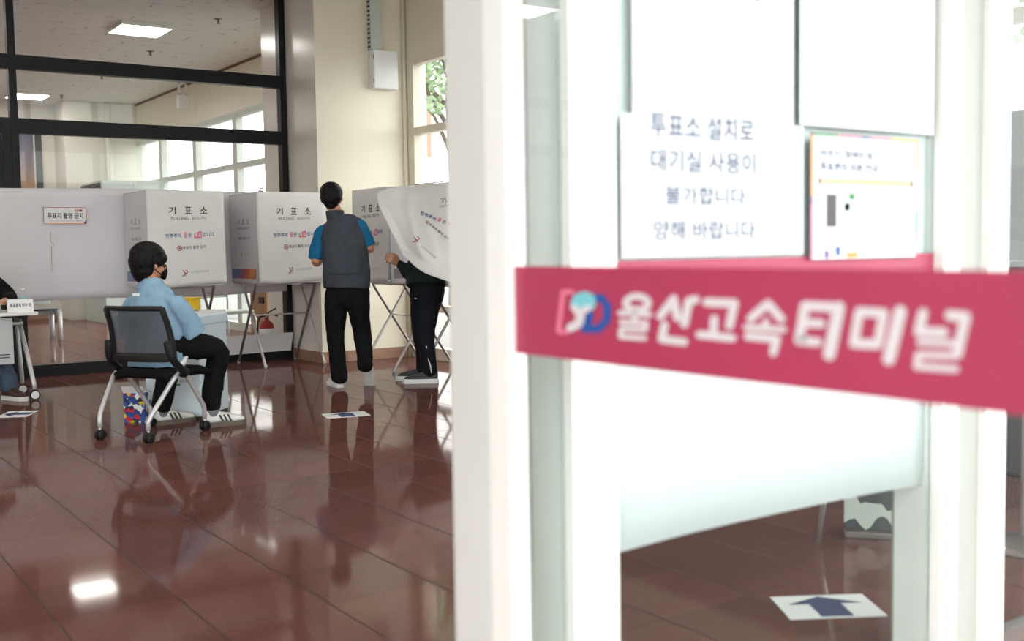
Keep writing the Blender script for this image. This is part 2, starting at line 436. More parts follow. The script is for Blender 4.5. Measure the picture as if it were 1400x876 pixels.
def thing(name, label, cat, loc=(0, 0, 0), rz=0.0, group=None):
    o = bpy.data.objects.new(name, None); COL.objects.link(o); o.empty_display_size = 0.1
    o.location = V(loc); o.rotation_euler = (0, 0, rz); o['label'] = label; o['category'] = cat
    if group: o['group'] = group
    return o


def tag(o, label, cat, group=None, kind=None):
    o['label'] = label; o['category'] = cat
    if group: o['group'] = group
    if kind: o['kind'] = kind
    return o


def struct(o): o['kind'] = 'structure'; return o


def sroot(name, loc=(0, 0, 0)):
    o = bpy.data.objects.new(name, None); COL.objects.link(o); o.location = V(loc); o['kind'] = 'structure'; return o


def dup(root, loc, rz, label=None, skip=()):
    r = root.copy(); COL.objects.link(r); r.location = V(loc); r.rotation_euler = (0, 0, rz)
    if label: r['label'] = label
    for ch in list(root.children):
        if ch.name.split('.')[0] in skip: continue
        c = ch.copy(); COL.objects.link(c); c.parent = r
        for g in ch.children:
            d = g.copy(); COL.objects.link(d); d.parent = c
    return r


def organic(mb, name, parent, m, voxel=0.01, smooth=6, wr=0.0, wf=9.0, stretch=(1, 1, 0.6)):
    """union of overlapping shapes as one smooth skin; world coordinates"""
    me = mb.mesh('lump'); o = bpy.data.objects.new('lump', me); COL.objects.link(o)
    md = o.modifiers.new('r', 'REMESH'); md.mode = 'VOXEL'; md.voxel_size = voxel
    sm = o.modifiers.new('s', 'SMOOTH'); sm.iterations = smooth; sm.factor = 0.5
    dg = bpy.context.evaluated_depsgraph_get(); dg.update()
    out = bpy.data.meshes.new_from_object(o.evaluated_get(dg)); bpy.data.objects.remove(o); bpy.data.meshes.remove(me)
    if wr:
        for v in out.vertices:
            p = V((v.co.x * wf * stretch[0], v.co.y * wf * stretch[1], v.co.z * wf * stretch[2]))
            a = mnoise.noise(p) + 0.5 * mnoise.noise(p * 2.3)
            v.co += v.normal * (wr * (1 - abs(a) * 2.2))
    base = parent.location
    for v in out.vertices: v.co -= base
    out.materials.clear(); out.materials.append(m)
    for p in out.polygons: p.use_smooth = True
    ob = bpy.data.objects.new(name, out); COL.objects.link(ob); ob.parent = parent
    return ob


def spline(pts, k=5):
    pts = [np.array(p, float) for p in pts]; out = []
    for i in range(len(pts) - 1):
        p0 = pts[max(i - 1, 0)]; p1 = pts[i]; p2 = pts[i + 1]; p3 = pts[min(i + 2, len(pts) - 1)]
        for j in range(k):
            t = j / k
            out.append(0.5 * ((2 * p1) + (-p0 + p2) * t + (2 * p0 - 5 * p1 + 4 * p2 - p3) * t * t + (-p0 + 3 * p1 - 3 * p2 + p3) * t ** 3))
    out.append(pts[-1]); return out


def limb(mb, pts, rads, m, side=None, n=14, k=4, cap=True):
    """smooth tapering limb: pts joints, rads per joint (a) or (along side, across)"""
    rr = [(r, r) if isinstance(r, (int, float)) else r for r in rads]
    P = [V(tuple(p)) for p in spline([tuple(p) for p in pts], k)]; Q = [tuple(q) for q in spline(rr, k)]
    if cap:
        t0 = (P[0] - P[1]).normalized(); t1 = (P[-1] - P[-2]).normalized(); a = min(Q[0]); b = min(Q[-1])
        P = [P[0] + t0 * a * 0.8, P[0] + t0 * a * 0.5] + P + [P[-1] + t1 * b * 0.5, P[-1] + t1 * b * 0.8]
        Q = [(Q[0][0] * 0.45, Q[0][1] * 0.45), (Q[0][0] * 0.85, Q[0][1] * 0.85)] + Q + [(Q[-1][0] * 0.85, Q[-1][1] * 0.85), (Q[-1][0] * 0.45, Q[-1][1] * 0.45)]
    vs = []; prev = V(side) if side is not None else None; K = len(P)
    for i, p in enumerate(P):
        t = (P[min(i + 1, K - 1)] - P[max(i - 1, 0)]).normalized()
        x, y, _ = frame_of(t, prev)
        if side is None: prev = x
        vs += [p + x * (math.cos(2 * math.pi * j / n) * Q[i][0]) + y * (math.sin(2 * math.pi * j / n) * Q[i][1]) for j in range(n)]
    fs = [(i * n + j, i * n + (j + 1) % n, (i + 1) * n + (j + 1) % n, (i + 1) * n + j) for i in range(K - 1) for j in range(n)]
    fs += [tuple(range(n))[::-1], tuple((K - 1) * n + j for j in range(n))]
    mb.add(vs, fs, m, True)

# ------------------------------------------------------------------ the setting
XL, XW, YF, YP, YB, ZC = -7.0, 5.664, 1.65, 10.8, 20.5, 3.75


def sbox(name, lo, hi, m, parent=None, **k):
    b = MB(); b.box([(a + c) / 2 for a, c in zip(lo, hi)], [c - a for a, c in zip(lo, hi)], m, **k)
    o = b.build(name, parent)
    if parent is None: struct(o)
    return o


sbox('floor', (XL, 0.85, -0.2), (XW + 0.2, YB, 0), M['floor'])
sbox('ground', (-40, -30, -0.25), (60, 0.85, -0.02), M['concrete'])
sbox('ground', (XW + 0.2, 0.85, -0.25), (60, 60, -0.02), M['concrete'])
sbox('ceiling', (XL, YF + 0.02, ZC), (XW + 0.2, YB, ZC + 0.2), M['ceil'])
sbox('added_shade_canopy', (-9, -0.8, 3.1), (8, YF - 0.02, 3.3), M['white_al'])  # unseen canopy, added to cut the daylight on the glazed front and door leaf
sbox('wall_left', (XL - 0.2, YF, 0), (XL, YB, ZC), M['pale'])
sbox('wall_back', (XL, YB, 0), (XW + 0.2, YB + 0.2, ZC), M['pale'])

# exterior wall on the window side: lintel band, corner pieces, glazed bays
b = MB()
b.box((XW + 0.1, (YF + YB) / 2, 3.43), (0.2, YB - YF, 0.66), M['cream'])
b.box((XW + 0.1, 20.2, 1.55), (0.2, 0.7, 3.1), M['pale'])
b.box((XW + 0.1, 10.72, 1.55), (0.2, 1.5, 3.1), M['cream'])
b.box((XW + 0.1, 6.49, 1.55), (0.2, 3.36, 3.1), M['cream'])
struct(b.build('wall_right'))
sills = []
bays_front = [(9.97, 8.17), (4.81, 3.13), (3.13, 1.75)]
bays_far = [(19.85, 18.41), (18.41, 16.70), (16.70, 14.98), (14.98, 13.30), (13.30, 11.47)]
n = 0
b = MB(); b.box((XW - 0.03, (1.75 + 8.17) / 2, 0.735), (0.10, 8.17 - 1.75, 1.47), mat('slate_blue_wall_panel', (0.022, 0.028, 0.036), 0.6, spec=0.2)); b.box((XW - 0.09, (1.75 + 8.17) / 2, 1.47), (0.05, 8.17 - 1.75, 0.03), M['blackp'])
struct(b.build('wall_lower_right'))
for bays, fm, zlow in ((bays_front, M['winframe'], 0.52), (bays_far, M['winframe2'], 0.80)):
    for y1, y0 in bays:
        n += 1
        root = sroot('window_%d' % n, (XW, y0, 0))
        b = MB(); wd = y1 - y0
        for yy in (0.04, wd - 0.04): b.box((0.05, yy, 1.55), (0.10, 0.08, 3.1), fm)
        for zz, hh in ((0.06, 0.12), (zlow, 0.07), (2.345, 0.075), (3.06, 0.08)): b.box((0.05, wd / 2, zz), (0.094, wd - 0.16, hh), fm)
        b.build('frame', root)
        b = MB(); b.box((0.078, wd / 2, 1.58), (0.008, wd - 0.16, 2.96), M['g_win']); b.build('pane', root)

# pillar at the end of the partition, with stone skirting
PX0 = 4.648
b = MB(); b.box(((PX0 + XW) / 2, (10.05 + 11.41) / 2, ZC / 2), (XW - PX0, 1.36, ZC), M['cream'])
k = b.slot(M['stonep'])
for i, f in enumerate(b.f):
    if all(abs(b.v[q].x - PX0) < 1e-4 for q in f): b.m[i] = k
struct(b.build('pillar'))
b = MB()
b.box((PX0 - 0.006, (10.05 + 10.77) / 2 - 0.006, 0.055), (0.012, 0.72, 0.11), M['skirt'])
b.box(((PX0 + XW) / 2, 10.044, 0.055), (XW - PX0, 0.012, 0.11), M['skirt'])
struct(b.build('baseboard_pillar'))
b = MB(); b.tube([(5.640, 10.03, 0.0), (5.640, 10.03, ZC)], 0.022, M['cream']); struct(b.build('trim_1'))

# far room: square pillar and pipe by the back wall
sbox('pillar', (4.455, 19.72, 0), (5.664, YB, ZC), M['pale'])
b = MB(); b.tube([(5.17, 19.66, 0), (5.17, 19.66, ZC)], 0.05, M['pale']); struct(b.build('trim_2'))
sbox('trim_3', (XW - 0.012, 11.42, ZC - 0.035), (XW, 19.7, ZC), mat('brown_sealant', srgb(120, 90, 75), 0.8))
sbox('baseboard_back', (XL, YB - 0.015, 0), (4.455, YB, 0.10), M['skirt'])

# black framed glass partition
pr = sroot('partition', (0, YP, 0))
b = MB()
b.box((4.608, 0, ZC / 2), (0.066, 0.10, ZC), M['black']); b.build('post', pr)
for x in (2.003, -0.65, -3.3, -5.95):
    b = MB(); b.box((x, 0, ZC / 2), (0.066, 0.10, ZC), M['black']); b.build('post', pr)
b = MB(); b.box((1.932, 0, 1.15), (0.072, 0.10, 2.30), M['black']); b.build('post', pr)
for z, h in ((2.88, 0.125), (2.305, 0.135)):
    b = MB(); b.box(((4.575 + XL) / 2, 0, z), (4.575 - XL, 0.092, h), M['black']); b.build('rail', pr)
b = MB(); b.box(((4.575 + 2.036) / 2, 0, 0.055), (4.575 - 2.036, 0.096, 0.11), M['black']); b.build('bottom_rail', pr)
for x0, x1 in ((2.036, 4.575), (-0.617, 1.896), (-3.267, -0.683), (-5.917, -3.333)):
    for z0, z1 in ((0.11 if x0 > 2 else 0.02, 2.2375), (2.3725, 2.8175), (2.9425, ZC)):
        if x0 == -0.617 and z0 < 1: continue
        b = MB(); b.box(((x0 + x1) / 2, 0, (z0 + z1) / 2), (x1 - x0, 0.010, z1 - z0), M['g_part']); b.build('pane', pr)
dr = sroot('door_2', (0.70, YP, 0))
b = MB()
for x in (0.03, 1.16): b.box((x, 0, 1.115), (0.06, 0.05, 2.21), M['black'])
for z in (0.06, 2.19): b.box((0.595, 0, z), (1.07, 0.05, 0.09), M['black'])
b.build('frame', dr)
b = MB(); b.box((0.595, 0, 1.125), (1.07, 0.010, 2.04), M['g_part']); b.build('pane', dr)
b = MB(); b.tube([(0.11, -0.03, 0.85), (0.11, -0.07, 0.87), (0.11, -0.07, 1.23), (0.11, -0.03, 1.25)], 0.012, M['steel']); b.build('handle', dr)

# glazed front of the hall
fr = sroot('wall_front', (0, YF, 0))
b = MB()
LX = 1.10
b.box((LX + 0.032, 0.083, ZC / 2), (0.064, 0.126, ZC), M['jamb'])
b.build('door_jamb', fr)
b = MB(); b.box((-0.30, 0.105, ZC / 2), (0.10, 0.17, ZC), M['jamb']); b.build('door_jamb', fr)
XA, XB_, XC_, XD, XE, XF = [at(p, 350, Y=YF).x for p in (781, 843, 1290, 1313, 1350, 1379)]
for x0, x1 in ((XA, XB_), (XC_, XD), (XE, XF)):
    b = MB(); b.box(((x0 + x1) / 2, 0.07, ZC / 2), (x1 - x0, 0.14, ZC), M['white_al']); b.build('stile', fr)
b = MB(); b.box(((XD + XE) / 2, 0.075, ZC / 2), (XE - XD, 0.11, ZC), mat('grey_mullion_paint', (0.42, 0.43, 0.40), 0.45, var=0.02)); b.build('mullion', fr)
for x in (-1.6, -2.9, -4.2, -5.5, -6.95, 3.9, 5.0):
    b = MB(); b.box((x, 0.07, ZC / 2), (0.09, 0.14, ZC), M['white_al']); b.build('stile', fr)
b = MB(); b.box(((XL + XW) / 2, 0.07, 2.30), (XW - XL, 0.13, 0.12), M['white_al']); b.build('header', fr)
spans = [(LX + 0.064, XA), (XB_, XC_), (XF, 3.855), (3.945, 4.955), (5.045, XW), (-1.555, -0.35), (-2.855, -1.645), (-4.155, -2.945), (-5.455, -4.245), (-6.905, -5.545)]
for x0, x1 in spans:
    b = MB(); b.box(((x0 + x1) / 2, 0.034, 1.14), (x1 - x0, 0.008, 2.20), M['g_fac']); b.build('pane', fr)
    b = MB(); b.box(((x0 + x1) / 2, 0.034, 0.02), (x1 - x0, 0.05, 0.04), M['dsteel']); b.build('bottom_rail', fr)
    b = MB(); b.box(((x0 + x1) / 2, 0.08, 3.05), (x1 - x0, 0.010, 1.38), M['g_fac']); b.build('transom_pane', fr)
b = MB(); b.box((0.425, 0.08, 3.05), (1.35, 0.010, 1.38), M['g_fac']); b.build('transom_pane', fr)
# columns standing just inside the glazed front
xa = at(704, 600, Y=2.02).x
sbox('column', (xa, 2.02, 0), (at(834, 600, Y=2.02).x, 2.24, ZC), M['column'])
xb = at(1240, 800, Y=1.77).x
sbox('column', (xb, 1.77, 0), (at(1330, 800, Y=1.77).x, 1.82, ZC), M['column'])

# the open glass door leaf with its crimson band
dl = sroot('door_1', (LX, YF + 0.018, 0))
Ls = 1.25
b = MB(); b.box((0.02, -0.036, 1.12), (0.04, 0.072, 2.2), M['white_al'], bev=0.003); b.build('stile', dl)
b = MB(); b.box((0.02, -Ls + 0.036, 1.12), (0.04, 0.072, 2.2), M['white_al'], bev=0.003); b.build('stile', dl)
for z, h in ((0.08, 0.12), (2.18, 0.08)):
    b = MB(); b.box((0.02, -Ls / 2, z), (0.036, Ls - 0.144, h), M['white_al']); b.build('rail', dl)
b = MB(); b.box((0.02, -Ls / 2, 1.14), (0.008, Ls - 0.144, 2.0), M['g_leaf']); b.build('pane', dl)
b = MB(); b.tube([(-0.005, -Ls + 0.11, 0.95), (-0.05, -Ls + 0.11, 0.97), (-0.05, -Ls + 0.11, 1.33), (-0.005, -Ls + 0.11, 1.35)], 0.013, M['steel']); b.build('handle', dl)
GX = LX + 0.0155
b = MB(); b.box((0.0145, -Ls / 2, 1.0195), (0.0015, Ls - 0.146, 0.156), M['band']); b.build('crimson_band', dl)


def leaf(px, py, off=0.0): return at(px, py, X=LX + 0.0128 - off)


b = MB()
z7 = lambda x, y: leaf(825 + x / 5.283, 380 + y / 5.283)
z8 = lambda x, y: leaf(1070 + x / 5.0, 390 + y / 5.0)
W_ = M['letter']
ring = [(242 + 82 * math.cos(a), 182 + 50 * math.sin(a)) for a in [2 * math.pi * i / 16 for i in range(16)]]
b.stroke(ring, 25, z7, W_, closed=True)
for pts, hw in (([(120, 252), (335, 264)], 20), ([(228, 250), (225, 310)], 20), ([(128, 316), (308, 326), (302, 374), (130, 366), (124, 422), (295, 434)], 19),
                ([(410, 275), (505, 150), (532, 285)], 30), ([(665, 155), (615, 168), (585, 330)], 31), ([(440, 340), (420, 440), (582, 462)], 29),
                ([(745, 175), (945, 182), (908, 345)], 31), ([(800, 295), (795, 405)], 29), ([(695, 408), (930, 434)], 29),
                ([(1062, 292), (1188, 185), (1284, 296)], 30), ([(1030, 355), (1300, 372)], 23), ([(1172, 310), (1170, 360)], 23), ([(1042, 420), (1252, 440), (1226, 538)], 29)):
    b.stroke(pts, hw, z7, W_)
for pts, hw in (([(152, 140), (112, 375)], 34), ([(152, 140), (385, 152), (318, 472)], 33), ([(385, 152), (318, 472)], 42), ([(135, 255), (262, 262)], 30), ([(112, 375), (240, 388)], 30),
                ([(802, 180), (725, 505)], 43), ([(960, 190), (930, 318), (1100, 322)], 34), ([(1142, 205), (1250, 215), (1192, 470)], 36),
                ([(938, 388), (1190, 400), (1182, 482), (925, 474), (915, 552), (1182, 572)], 24)):
    b.stroke(pts, hw, z8, W_)
b.stroke([(522, 180), (690, 190), (650, 405), (485, 395)], 32, z8, W_, closed=True)
b.build('band_lettering', dl, world=True)
b = MB()
z9 = lambda x, y: leaf(740 + x / 8.76, 380 + y / 8.76)
b.stroke([(365, 165), (262, 165), (205, 640), (300, 650)], 30, z9, M['pinkline'])
z9b = lambda x, y: leaf(740 + x / 8.76, 380 + y / 8.76, 0.0004)
b.stroke([(620, 235), (720, 240), (790, 340), (780, 500), (690, 605), (520, 612), (585, 440)], 48, z9b, M['bluev'])
z9c = lambda x, y: leaf(740 + x / 8.76, 380 + y / 8.76, 0.0008)
b.stroke([(400, 330), (430, 250), (520, 215), (590, 250), (590, 330), (480, 330), (500, 270)], 58, z9c, M['tealv'])
z9d = lambda x, y: leaf(740 + x / 8.76, 380 + y / 8.76, 0.0012)
b.stroke([(390, 350), (440, 420), (560, 360)], 40, z9d, W_)
b.stroke([(470, 420), (450, 540), (350, 595)], 52, z9d, W_)
b.build('band_emblem', dl, world=True)

# what hangs on the glazed front beside the door
zl = lambda x: 0.495 + 0.012 * math.sin((x - XB_) / (XC_ - XB_) * math.pi)
b = MB()
b.grid(lambda u, v: (XB_ + 0.004 + (XC_ - XB_ - 0.008) * u, YF + 0.052 + 0.004 * math.sin(u * 9 + v * 3), zl(XB_ + (XC_ - XB_) * u) * (1 - v) + 2.2 * v), 16, 6, M['film'], 0.001)
tag(b.build('window_film'), 'large white sheet covering the glazed bay beside the open door, bottom edge uncovered near floor', 'window film')
b = MB(); b.box(((XB_ + XC_) / 2, YF + 0.0288, 1.022), (XC_ - XB_ - 0.002, 0.0015, 0.156), M['band'])
tag(b.build('window_band'), 'plain crimson strip stuck across the fixed glass behind the open door', 'band')


def poster(name, x0, z0, x1, z1, off, label, m=None):
    b = MB(); b.box(((x0 + x1) / 2, YF + 0.027 - off, (z0 + z1) / 2), (x1 - x0, 0.0012, z1 - z0), m or mat('notice_paper', (0.72, 0.735, 0.735), 0.7, var=0.01)); return b


pc = lambda px, py: at(px, py, Y=YF + 0.024)
# big text notice: upper sheet and lower sheet
p0, p1 = pc(866, 150), pc(1086, 100)
b = poster('notice_sheet', p0.x, 1.36, p1.x, 1.95, 0.0, '')
b.text('안내', lambda x, y: V((x, YF + 0.0258, y)), (p0.x + p1.x) / 2 - 0.13, (p0.x + p1.x) / 2 + 0.13, 1.66, 1.80, M['redink'], 0.02)
tag(b.build('notice_sheet'), 'white sheet on the glass above the sheet with four lines of blue text', 'notice')
q0, q1 = pc(850, 352), pc(1098, 350)
b = poster('text_notice', q0.x, 1.106, q1.x, 1.395, 0.003, '')
mapN = lambda x, y: pc(820 + x / 2.3679, y / 2.3679) + V((0, -0.0045, 0))
for t, x0, x1, y0, y1 in (('투표소 설치로', 162, 498, 372, 455), ('대기실 사용이', 164, 502, 486, 562), ('불가합니다', 210, 470, 602, 666), ('양해 바랍니다', 172, 502, 712, 778)):
    mm = lambda x, y: mapN(x, y)
    # the lines run level on the sheet: fit between two heights read at the sheet
    a = mapN(x0, (y0 + y1) / 2); c = mapN(x1, (y0 + y1) / 2); h = abs(mapN((x0 + x1) / 2, y0).z - mapN((x0 + x1) / 2, y1).z) * 0.94
    zc = mapN((x0 + x1) / 2, (y0 + y1) / 2).z
    b.text(t, lambda x, y: V((x, YF + 0.0228, y)), a.x, c.x, zc - h / 2, zc + h / 2, M['navy'], 0.012)
tag(b.build('text_notice'), 'white sheet on the glass with four large lines of blue Korean text', 'notice')
s0, s1 = pc(1092, 165), pc(1275, 172)
b = poster('blank_notice', s0.x, 1.398, s1.x, 1.95, 0.006, '')
tag(b.build('blank_notice'), 'white sheet on the glass above the small poster with coloured border', 'notice')
t0, t1 = pc(1105, 375), pc(1250, 375)
X0, X1, Z0, Z1 = t0.x, t1.x, 1.092, 1.382
b = poster('voter_poster', X0, Z0, X1, Z1, 0.009, '')
UV = lambda u, v: V((X0 + (X1 - X0) * u, YF + 0.0168, Z1 - (Z1 - Z0) * v))
rect = lambda u0, v0, u1, v1, m: b.patch([(u0, v0), (u1, v0), (u1, v1), (u0, v1)], UV, m)
for u0, u1, m in ((0, 0.24, 'green'), (0.24, 0.45, 'pink'), (0.45, 0.53, 'bink'), (0.53, 0.74, 'pink'), (0.74, 1, 'yellowink')): rect(u0, 0, u1, 0.018, M[m])
for v0, v1, m in ((0, 0.5, 'orange'), (0.5, 0.56, 'purple'), (0.56, 1, 'pink')): rect(0, v0, 0.018, v1, M[m])
for v0, v1, m in ((0, 0.3, 'yellowink'), (0.6, 0.8, 'green'), (0.8, 1, 'pink')): rect(0.985, v0, 1, v1, M[m])
tx = lambda t, u0, u1, v0, v1, m, bo=0.012: b.text(t, lambda x, y: UV(x, 1 - y), u0, u1, 1 - v1, 1 - v0, M[m], bo)
tx('어르신, 장애인 등', 0.08, 0.56, 0.125, 0.19, 'navy', 0.02); tx('투표편의 지원 안내', 0.08, 0.60, 0.225, 0.295, 'navy', 0.02)
rect(0.07, 0.352, 0.95, 0.40, mat('peach_ink', srgb(250, 205, 165), 0.6)); rect(0.07, 0.352, 0.09, 0.40, M['orange']); rect(0.93, 0.352, 0.95, 0.40, M['orange'])
tx('투표하러 오시는 길 도와드립니다', 0.12, 0.90, 0.362, 0.39, 'paper', 0.0)
rect(0.135, 0.48, 0.225, 0.74, M['dgrey']); rect(0.30, 0.52, 0.40, 0.74, mat('pale_blue_ink', srgb(205, 222, 230), 0.6)); rect(0.30, 0.55, 0.345, 0.61, M['lgink']); rect(0.34, 0.47, 0.39, 0.52, M['green'])
tx('투표보조용구', 0.54, 0.72, 0.485, 0.51, 'bink', 0); tx('점자형 선거공보', 0.54, 0.78, 0.54, 0.565, 'bink', 0)
for i in range(4): tx('누구나 편하게 투표할 수 있습니다', 0.54, 0.90, 0.60 + i * 0.035, 0.615 + i * 0.035, 'lgink', 0)
rect(0.12, 0.93, 0.16, 0.99, M['purple']); rect(0.22, 0.90, 0.26, 0.97, M['bink']); rect(0.32, 0.95, 0.42, 0.99, M['orange'])
tx('투표소 임시 기표대', 0.54, 0.88, 0.93, 0.965, 'bink', 0)
tag(b.build('voter_poster'), 'small white poster with coloured border, orange bar and pictures on the glass', 'poster')

# ------------------------------------------------------------------ ceiling lights (surface panels) and sprinklers
def led_panel(loc, label):
    t = thing('ceiling_light', label, 'ceiling light', loc, 0, 'square ceiling lights')
    b = MB(); b.box((0, 0, -0.022), (0.58, 0.58, 0.044), M['white_al'], bev=0.004); b.build('frame', t)
    b = MB(); b.box((0, 0, -0.046), (0.55, 0.55, 0.006), M['led']); b.build('diffuser', t)
    return t


L0 = led_panel((3.82, 13.0, ZC), 'lit square ceiling light beyond the glass, large one above the top black rail')
dup(L0, (3.80, 19.25, ZC), 0, 'lit square ceiling light far beyond the glass, next to the left black post')
dup(L0, (3.81, 16.2, ZC), 0, 'lit square ceiling light beyond the glass, hidden behind the top black rail')
i = 0
for x in (2.35, -1.22, -4.80):
    for y in (3.55, 6.70, 9.85):
        if (x, y) != (2.35, 9.85): dup(L0, (x, y, ZC), 0, 'lit square ceiling light over the front hall')
for x in (0.88, -2.06, -5.0):
    for y in (13.0, 16.2, 19.25):
        dup(L0, (x, y, ZC), 0, 'lit square ceiling light in the room beyond the glass, outside the picture')
sp = [(4.431, 12.1, 'sprinkler on the ceiling beyond the glass, nearest the pillar'), (4.373, 14.46, 'sprinkler on the ceiling beyond the glass, right above the top black rail'),
      (4.338, 16.74, 'sprinkler on the ceiling beyond the glass, just below the top black rail'), (4.303, 19.13, 'sprinkler on the ceiling beyond the glass, beside the far light')]
first = None
for x, y, lb in sp:
    if first is None:
        first = thing('sprinkler', lb, 'sprinkler', (x, y, ZC), 0, 'ceiling sprinklers')
        b = MB(); b.lathe([(0.05, 0), (0.045, -0.006), (0.016, -0.010), (0.010, -0.04)], (0, 0, 0), M['dsteel'], n=12); b.build('rosette', first)
        b = MB(); b.lathe([(0.010, -0.035), (0.014, -0.05), (0.026, -0.052), (0.026, -0.055)], (0, 0, 0), M['dsteel'], n=12); b.build('deflector', first)
    else: dup(first, (x, y, ZC), 0, lb)

# ------------------------------------------------------------------ white sheet on the partition, its sign, low panel
SY = YP - 0.075
shx0, shx1 = -0.6, 4.565
b = MB()
def sheet_pt(u, v):
    x = shx0 + (shx1 - shx0) * u; z0 = 0.70 + 0.012 * math.sin(x * 3.1); z1 = 1.742 + 0.008 * math.sin(x * 2.3 + 1)
    y = SY + 0.006 * math.sin(x * 5 + v * 2) + 0.008 * math.sin(v * 7 + x) * (1 - v)
    if abs(x - 2.28) < 0.05: y -= 0.006 * (1 - abs(x - 2.28) / 0.05)
    return (x, y, z0 * (1 - v) + z1 * v)
b.grid(sheet_pt, 120, 14, M['sheet'], 0.002)
sh = tag(b.build('banner_sheet'), 'long white sheet hung across the black framed glass behind the booths', 'sheet')
b = MB(); b.tube([at(69, 318, Y=SY - 0.014), at(69, 330, Y=SY - 0.014), at(73.5, 334, Y=SY - 0.016), at(70.5, 338, Y=SY - 0.014), at(71, 372, Y=SY - 0.012)], 0.0022, M['dsteel'], n=6)
b.build('tear', sh)
c0, c1 = at(58, 282.5, Y=SY - 0.025), at(119.5, 306.5, Y=SY - 0.025)
b = MB(); b.box(((c0.x + c1.x) / 2, SY - 0.022, (c0.z + c1.z) / 2), (c1.x - c0.x, 0.004, c0.z - c1.z), M['paper'])
UVs = lambda u, v, o=0.0: V((c0.x + (c1.x - c0.x) * u, SY - 0.0245 - o, c0.z + (c1.z - c0.z) * v))
R4 = lambda u0, v0, u1, v1, m: b.patch([(u0, v0), (u1, v0), (u1, v1), (u0, v1)], UVs, m)
R4(0.01, 0.02, 0.99, 0.05, M['redink']); R4(0.01, 0.94, 0.99, 0.98, M['orange']); R4(0.01, 0.02, 0.025, 0.98, M['purple']); R4(0.98, 0.02, 0.993, 0.7, M['orange'])
b.patch([(0.91, 0.96), (0.99, 0.66), (0.99, 0.96)], UVs, M['purple'])
b.text('투표지 촬영 금지', lambda x, y: UVs(x, 1 - y), 0.10, 0.91, 0.33, 0.66, M['ink'], 0.025)
b.text('기표소 안에서 투표지를 촬영할 수 없습니다', lambda x, y: UVs(x, 1 - y), 0.12, 0.90, 0.17, 0.24, M['lgink'], 0)
for uc in (0.765, 0.855):
    b.stroke([(uc + 0.035 * math.cos(a), 0.20 + 0.09 * math.sin(a)) for a in [2 * math.pi * i / 14 for i in range(14)]], 0.008, UVs, M['redink'], closed=True)
R4(0.835, 0.16, 0.875, 0.24, M['ink']); b.stroke([(0.745, 0.25), (0.785, 0.15)], 0.007, UVs, M['redink'])
tag(b.build('photo_ban_sign'), 'small white sign with bold black Korean text stuck on the long white sheet', 'sign')
b = MB()
lp = [at(331, 485, Y=YP - 0.10), at(404, 478.5, Y=YP - 0.10), at(408.5, 454, Y=YP - 0.10), at(331, 459, Y=YP - 0.10)]
lp = [V((p.x, YP - 0.065, p.z)) for p in lp]
lp[0].x -= 0.5; lp[3].x -= 0.5
lp[1].x = min(lp[1].x, 4.60); lp[2].x = min(lp[2].x, 4.63)
for p in lp: p.z -= 0.0
b.slab(lp, (0, -1, 0), 0.008, M['panel'])
tag(b.build('low_panel'), 'low white board standing on the black bottom rail behind the second booth', 'board')

# ------------------------------------------------------------------ polling booths
BW, BZ0, BZ1 = 0.355, 0.835, 1.695


def emblem(b, fn, cx, cy, s, flip=1):
    """stylised person-and-box mark of the election office"""
    b.patch([(cx - s * 0.9, cy + s * 0.95), (cx - s * 0.6, cy + s * 0.9), (cx + s * 0.35, cy - s * 0.25), (cx + s * 0.05, cy - s * 0.35)], fn, M['ink'])
    b.stroke([(cx - s * 0.7, cy - s * 0.75), (cx + s * 0.2, cy - s * 0.4), (cx + s * 0.95, cy + s * 0.1), (cx + s * 0.8, cy + s * 0.6), (cx + s * 0.3, cy + s * 0.85)], s * 0.12, fn, M['redink'])
    b.stroke([(cx - s * 1.2, cy - s * 0.85), (cx + s * 0.6, cy - s * 0.8)], s * 0.06, fn, M['green'])


def curtain_print(b, fn):
    """fn(u, v) with v down"""
    T = lambda t, u0, u1, v0, v1, m, bo=0.0: b.text(t, lambda x, y: fn(x, 1 - y), u0, u1, 1 - v1, 1 - v0, M[m], bo)
    for t, u0, u1 in (('기', 0.277, 0.366), ('표', 0.483, 0.570), ('소', 0.68, 0.775)): T(t, u0, u1, 0.172, 0.250, 'ink', 0.016)
    T('POLLING', 0.305, 0.530, 0.276, 0.306, 'gink', 0.004); T('BOOTH', 0.578, 0.755, 0.276, 0.306, 'gink', 0.004)
    T('민주주의', 0.225, 0.425, 0.448, 0.492, 'bink', 0.014); T('꽃', 0.455, 0.505, 0.440, 0.498, 'pink', 0.014); T('은', 0.515, 0.560, 0.448, 0.492, 'bink', 0.014)
    b.patch([(0.592, 0.505), (0.592, 0.46), (0.64, 0.445), (0.675, 0.43), (0.695, 0.44), (0.695, 0.505)], fn, M['pink'])
    fn2 = lambda u, v: fn(u, v, 0.001)
    b.text('투표', lambda x, y: fn2(x, 1 - y), 0.602, 0.688, 1 - 0.496, 1 - 0.456, M['paper'], 0.01)
    T('입니다', 0.708, 0.855, 0.448, 0.492, 'bink', 0.014)
    b.stroke([(0.398 + 0.028 * math.cos(a), 0.600 + 0.024 * math.sin(a)) for a in [2 * math.pi * i / 14 for i in range(14)]], 0.004, fn, M['redink'], closed=True)
    b.patch([(0.386, 0.592), (0.410, 0.592), (0.410, 0.608), (0.386, 0.608)], lambda u, v: fn(u, v, 0.001), M['gink'])
    T('투표지 촬영 금지', 0.440, 0.738, 0.582, 0.618, 'gink', 0.016)
    emblem(b, lambda x, y: fn(x, 1 - y), 0.455, 1 - 0.862, 0.036)
    T('선거관리위원회', 0.535, 0.765, 0.850, 0.876, 'lgink', 0.004)


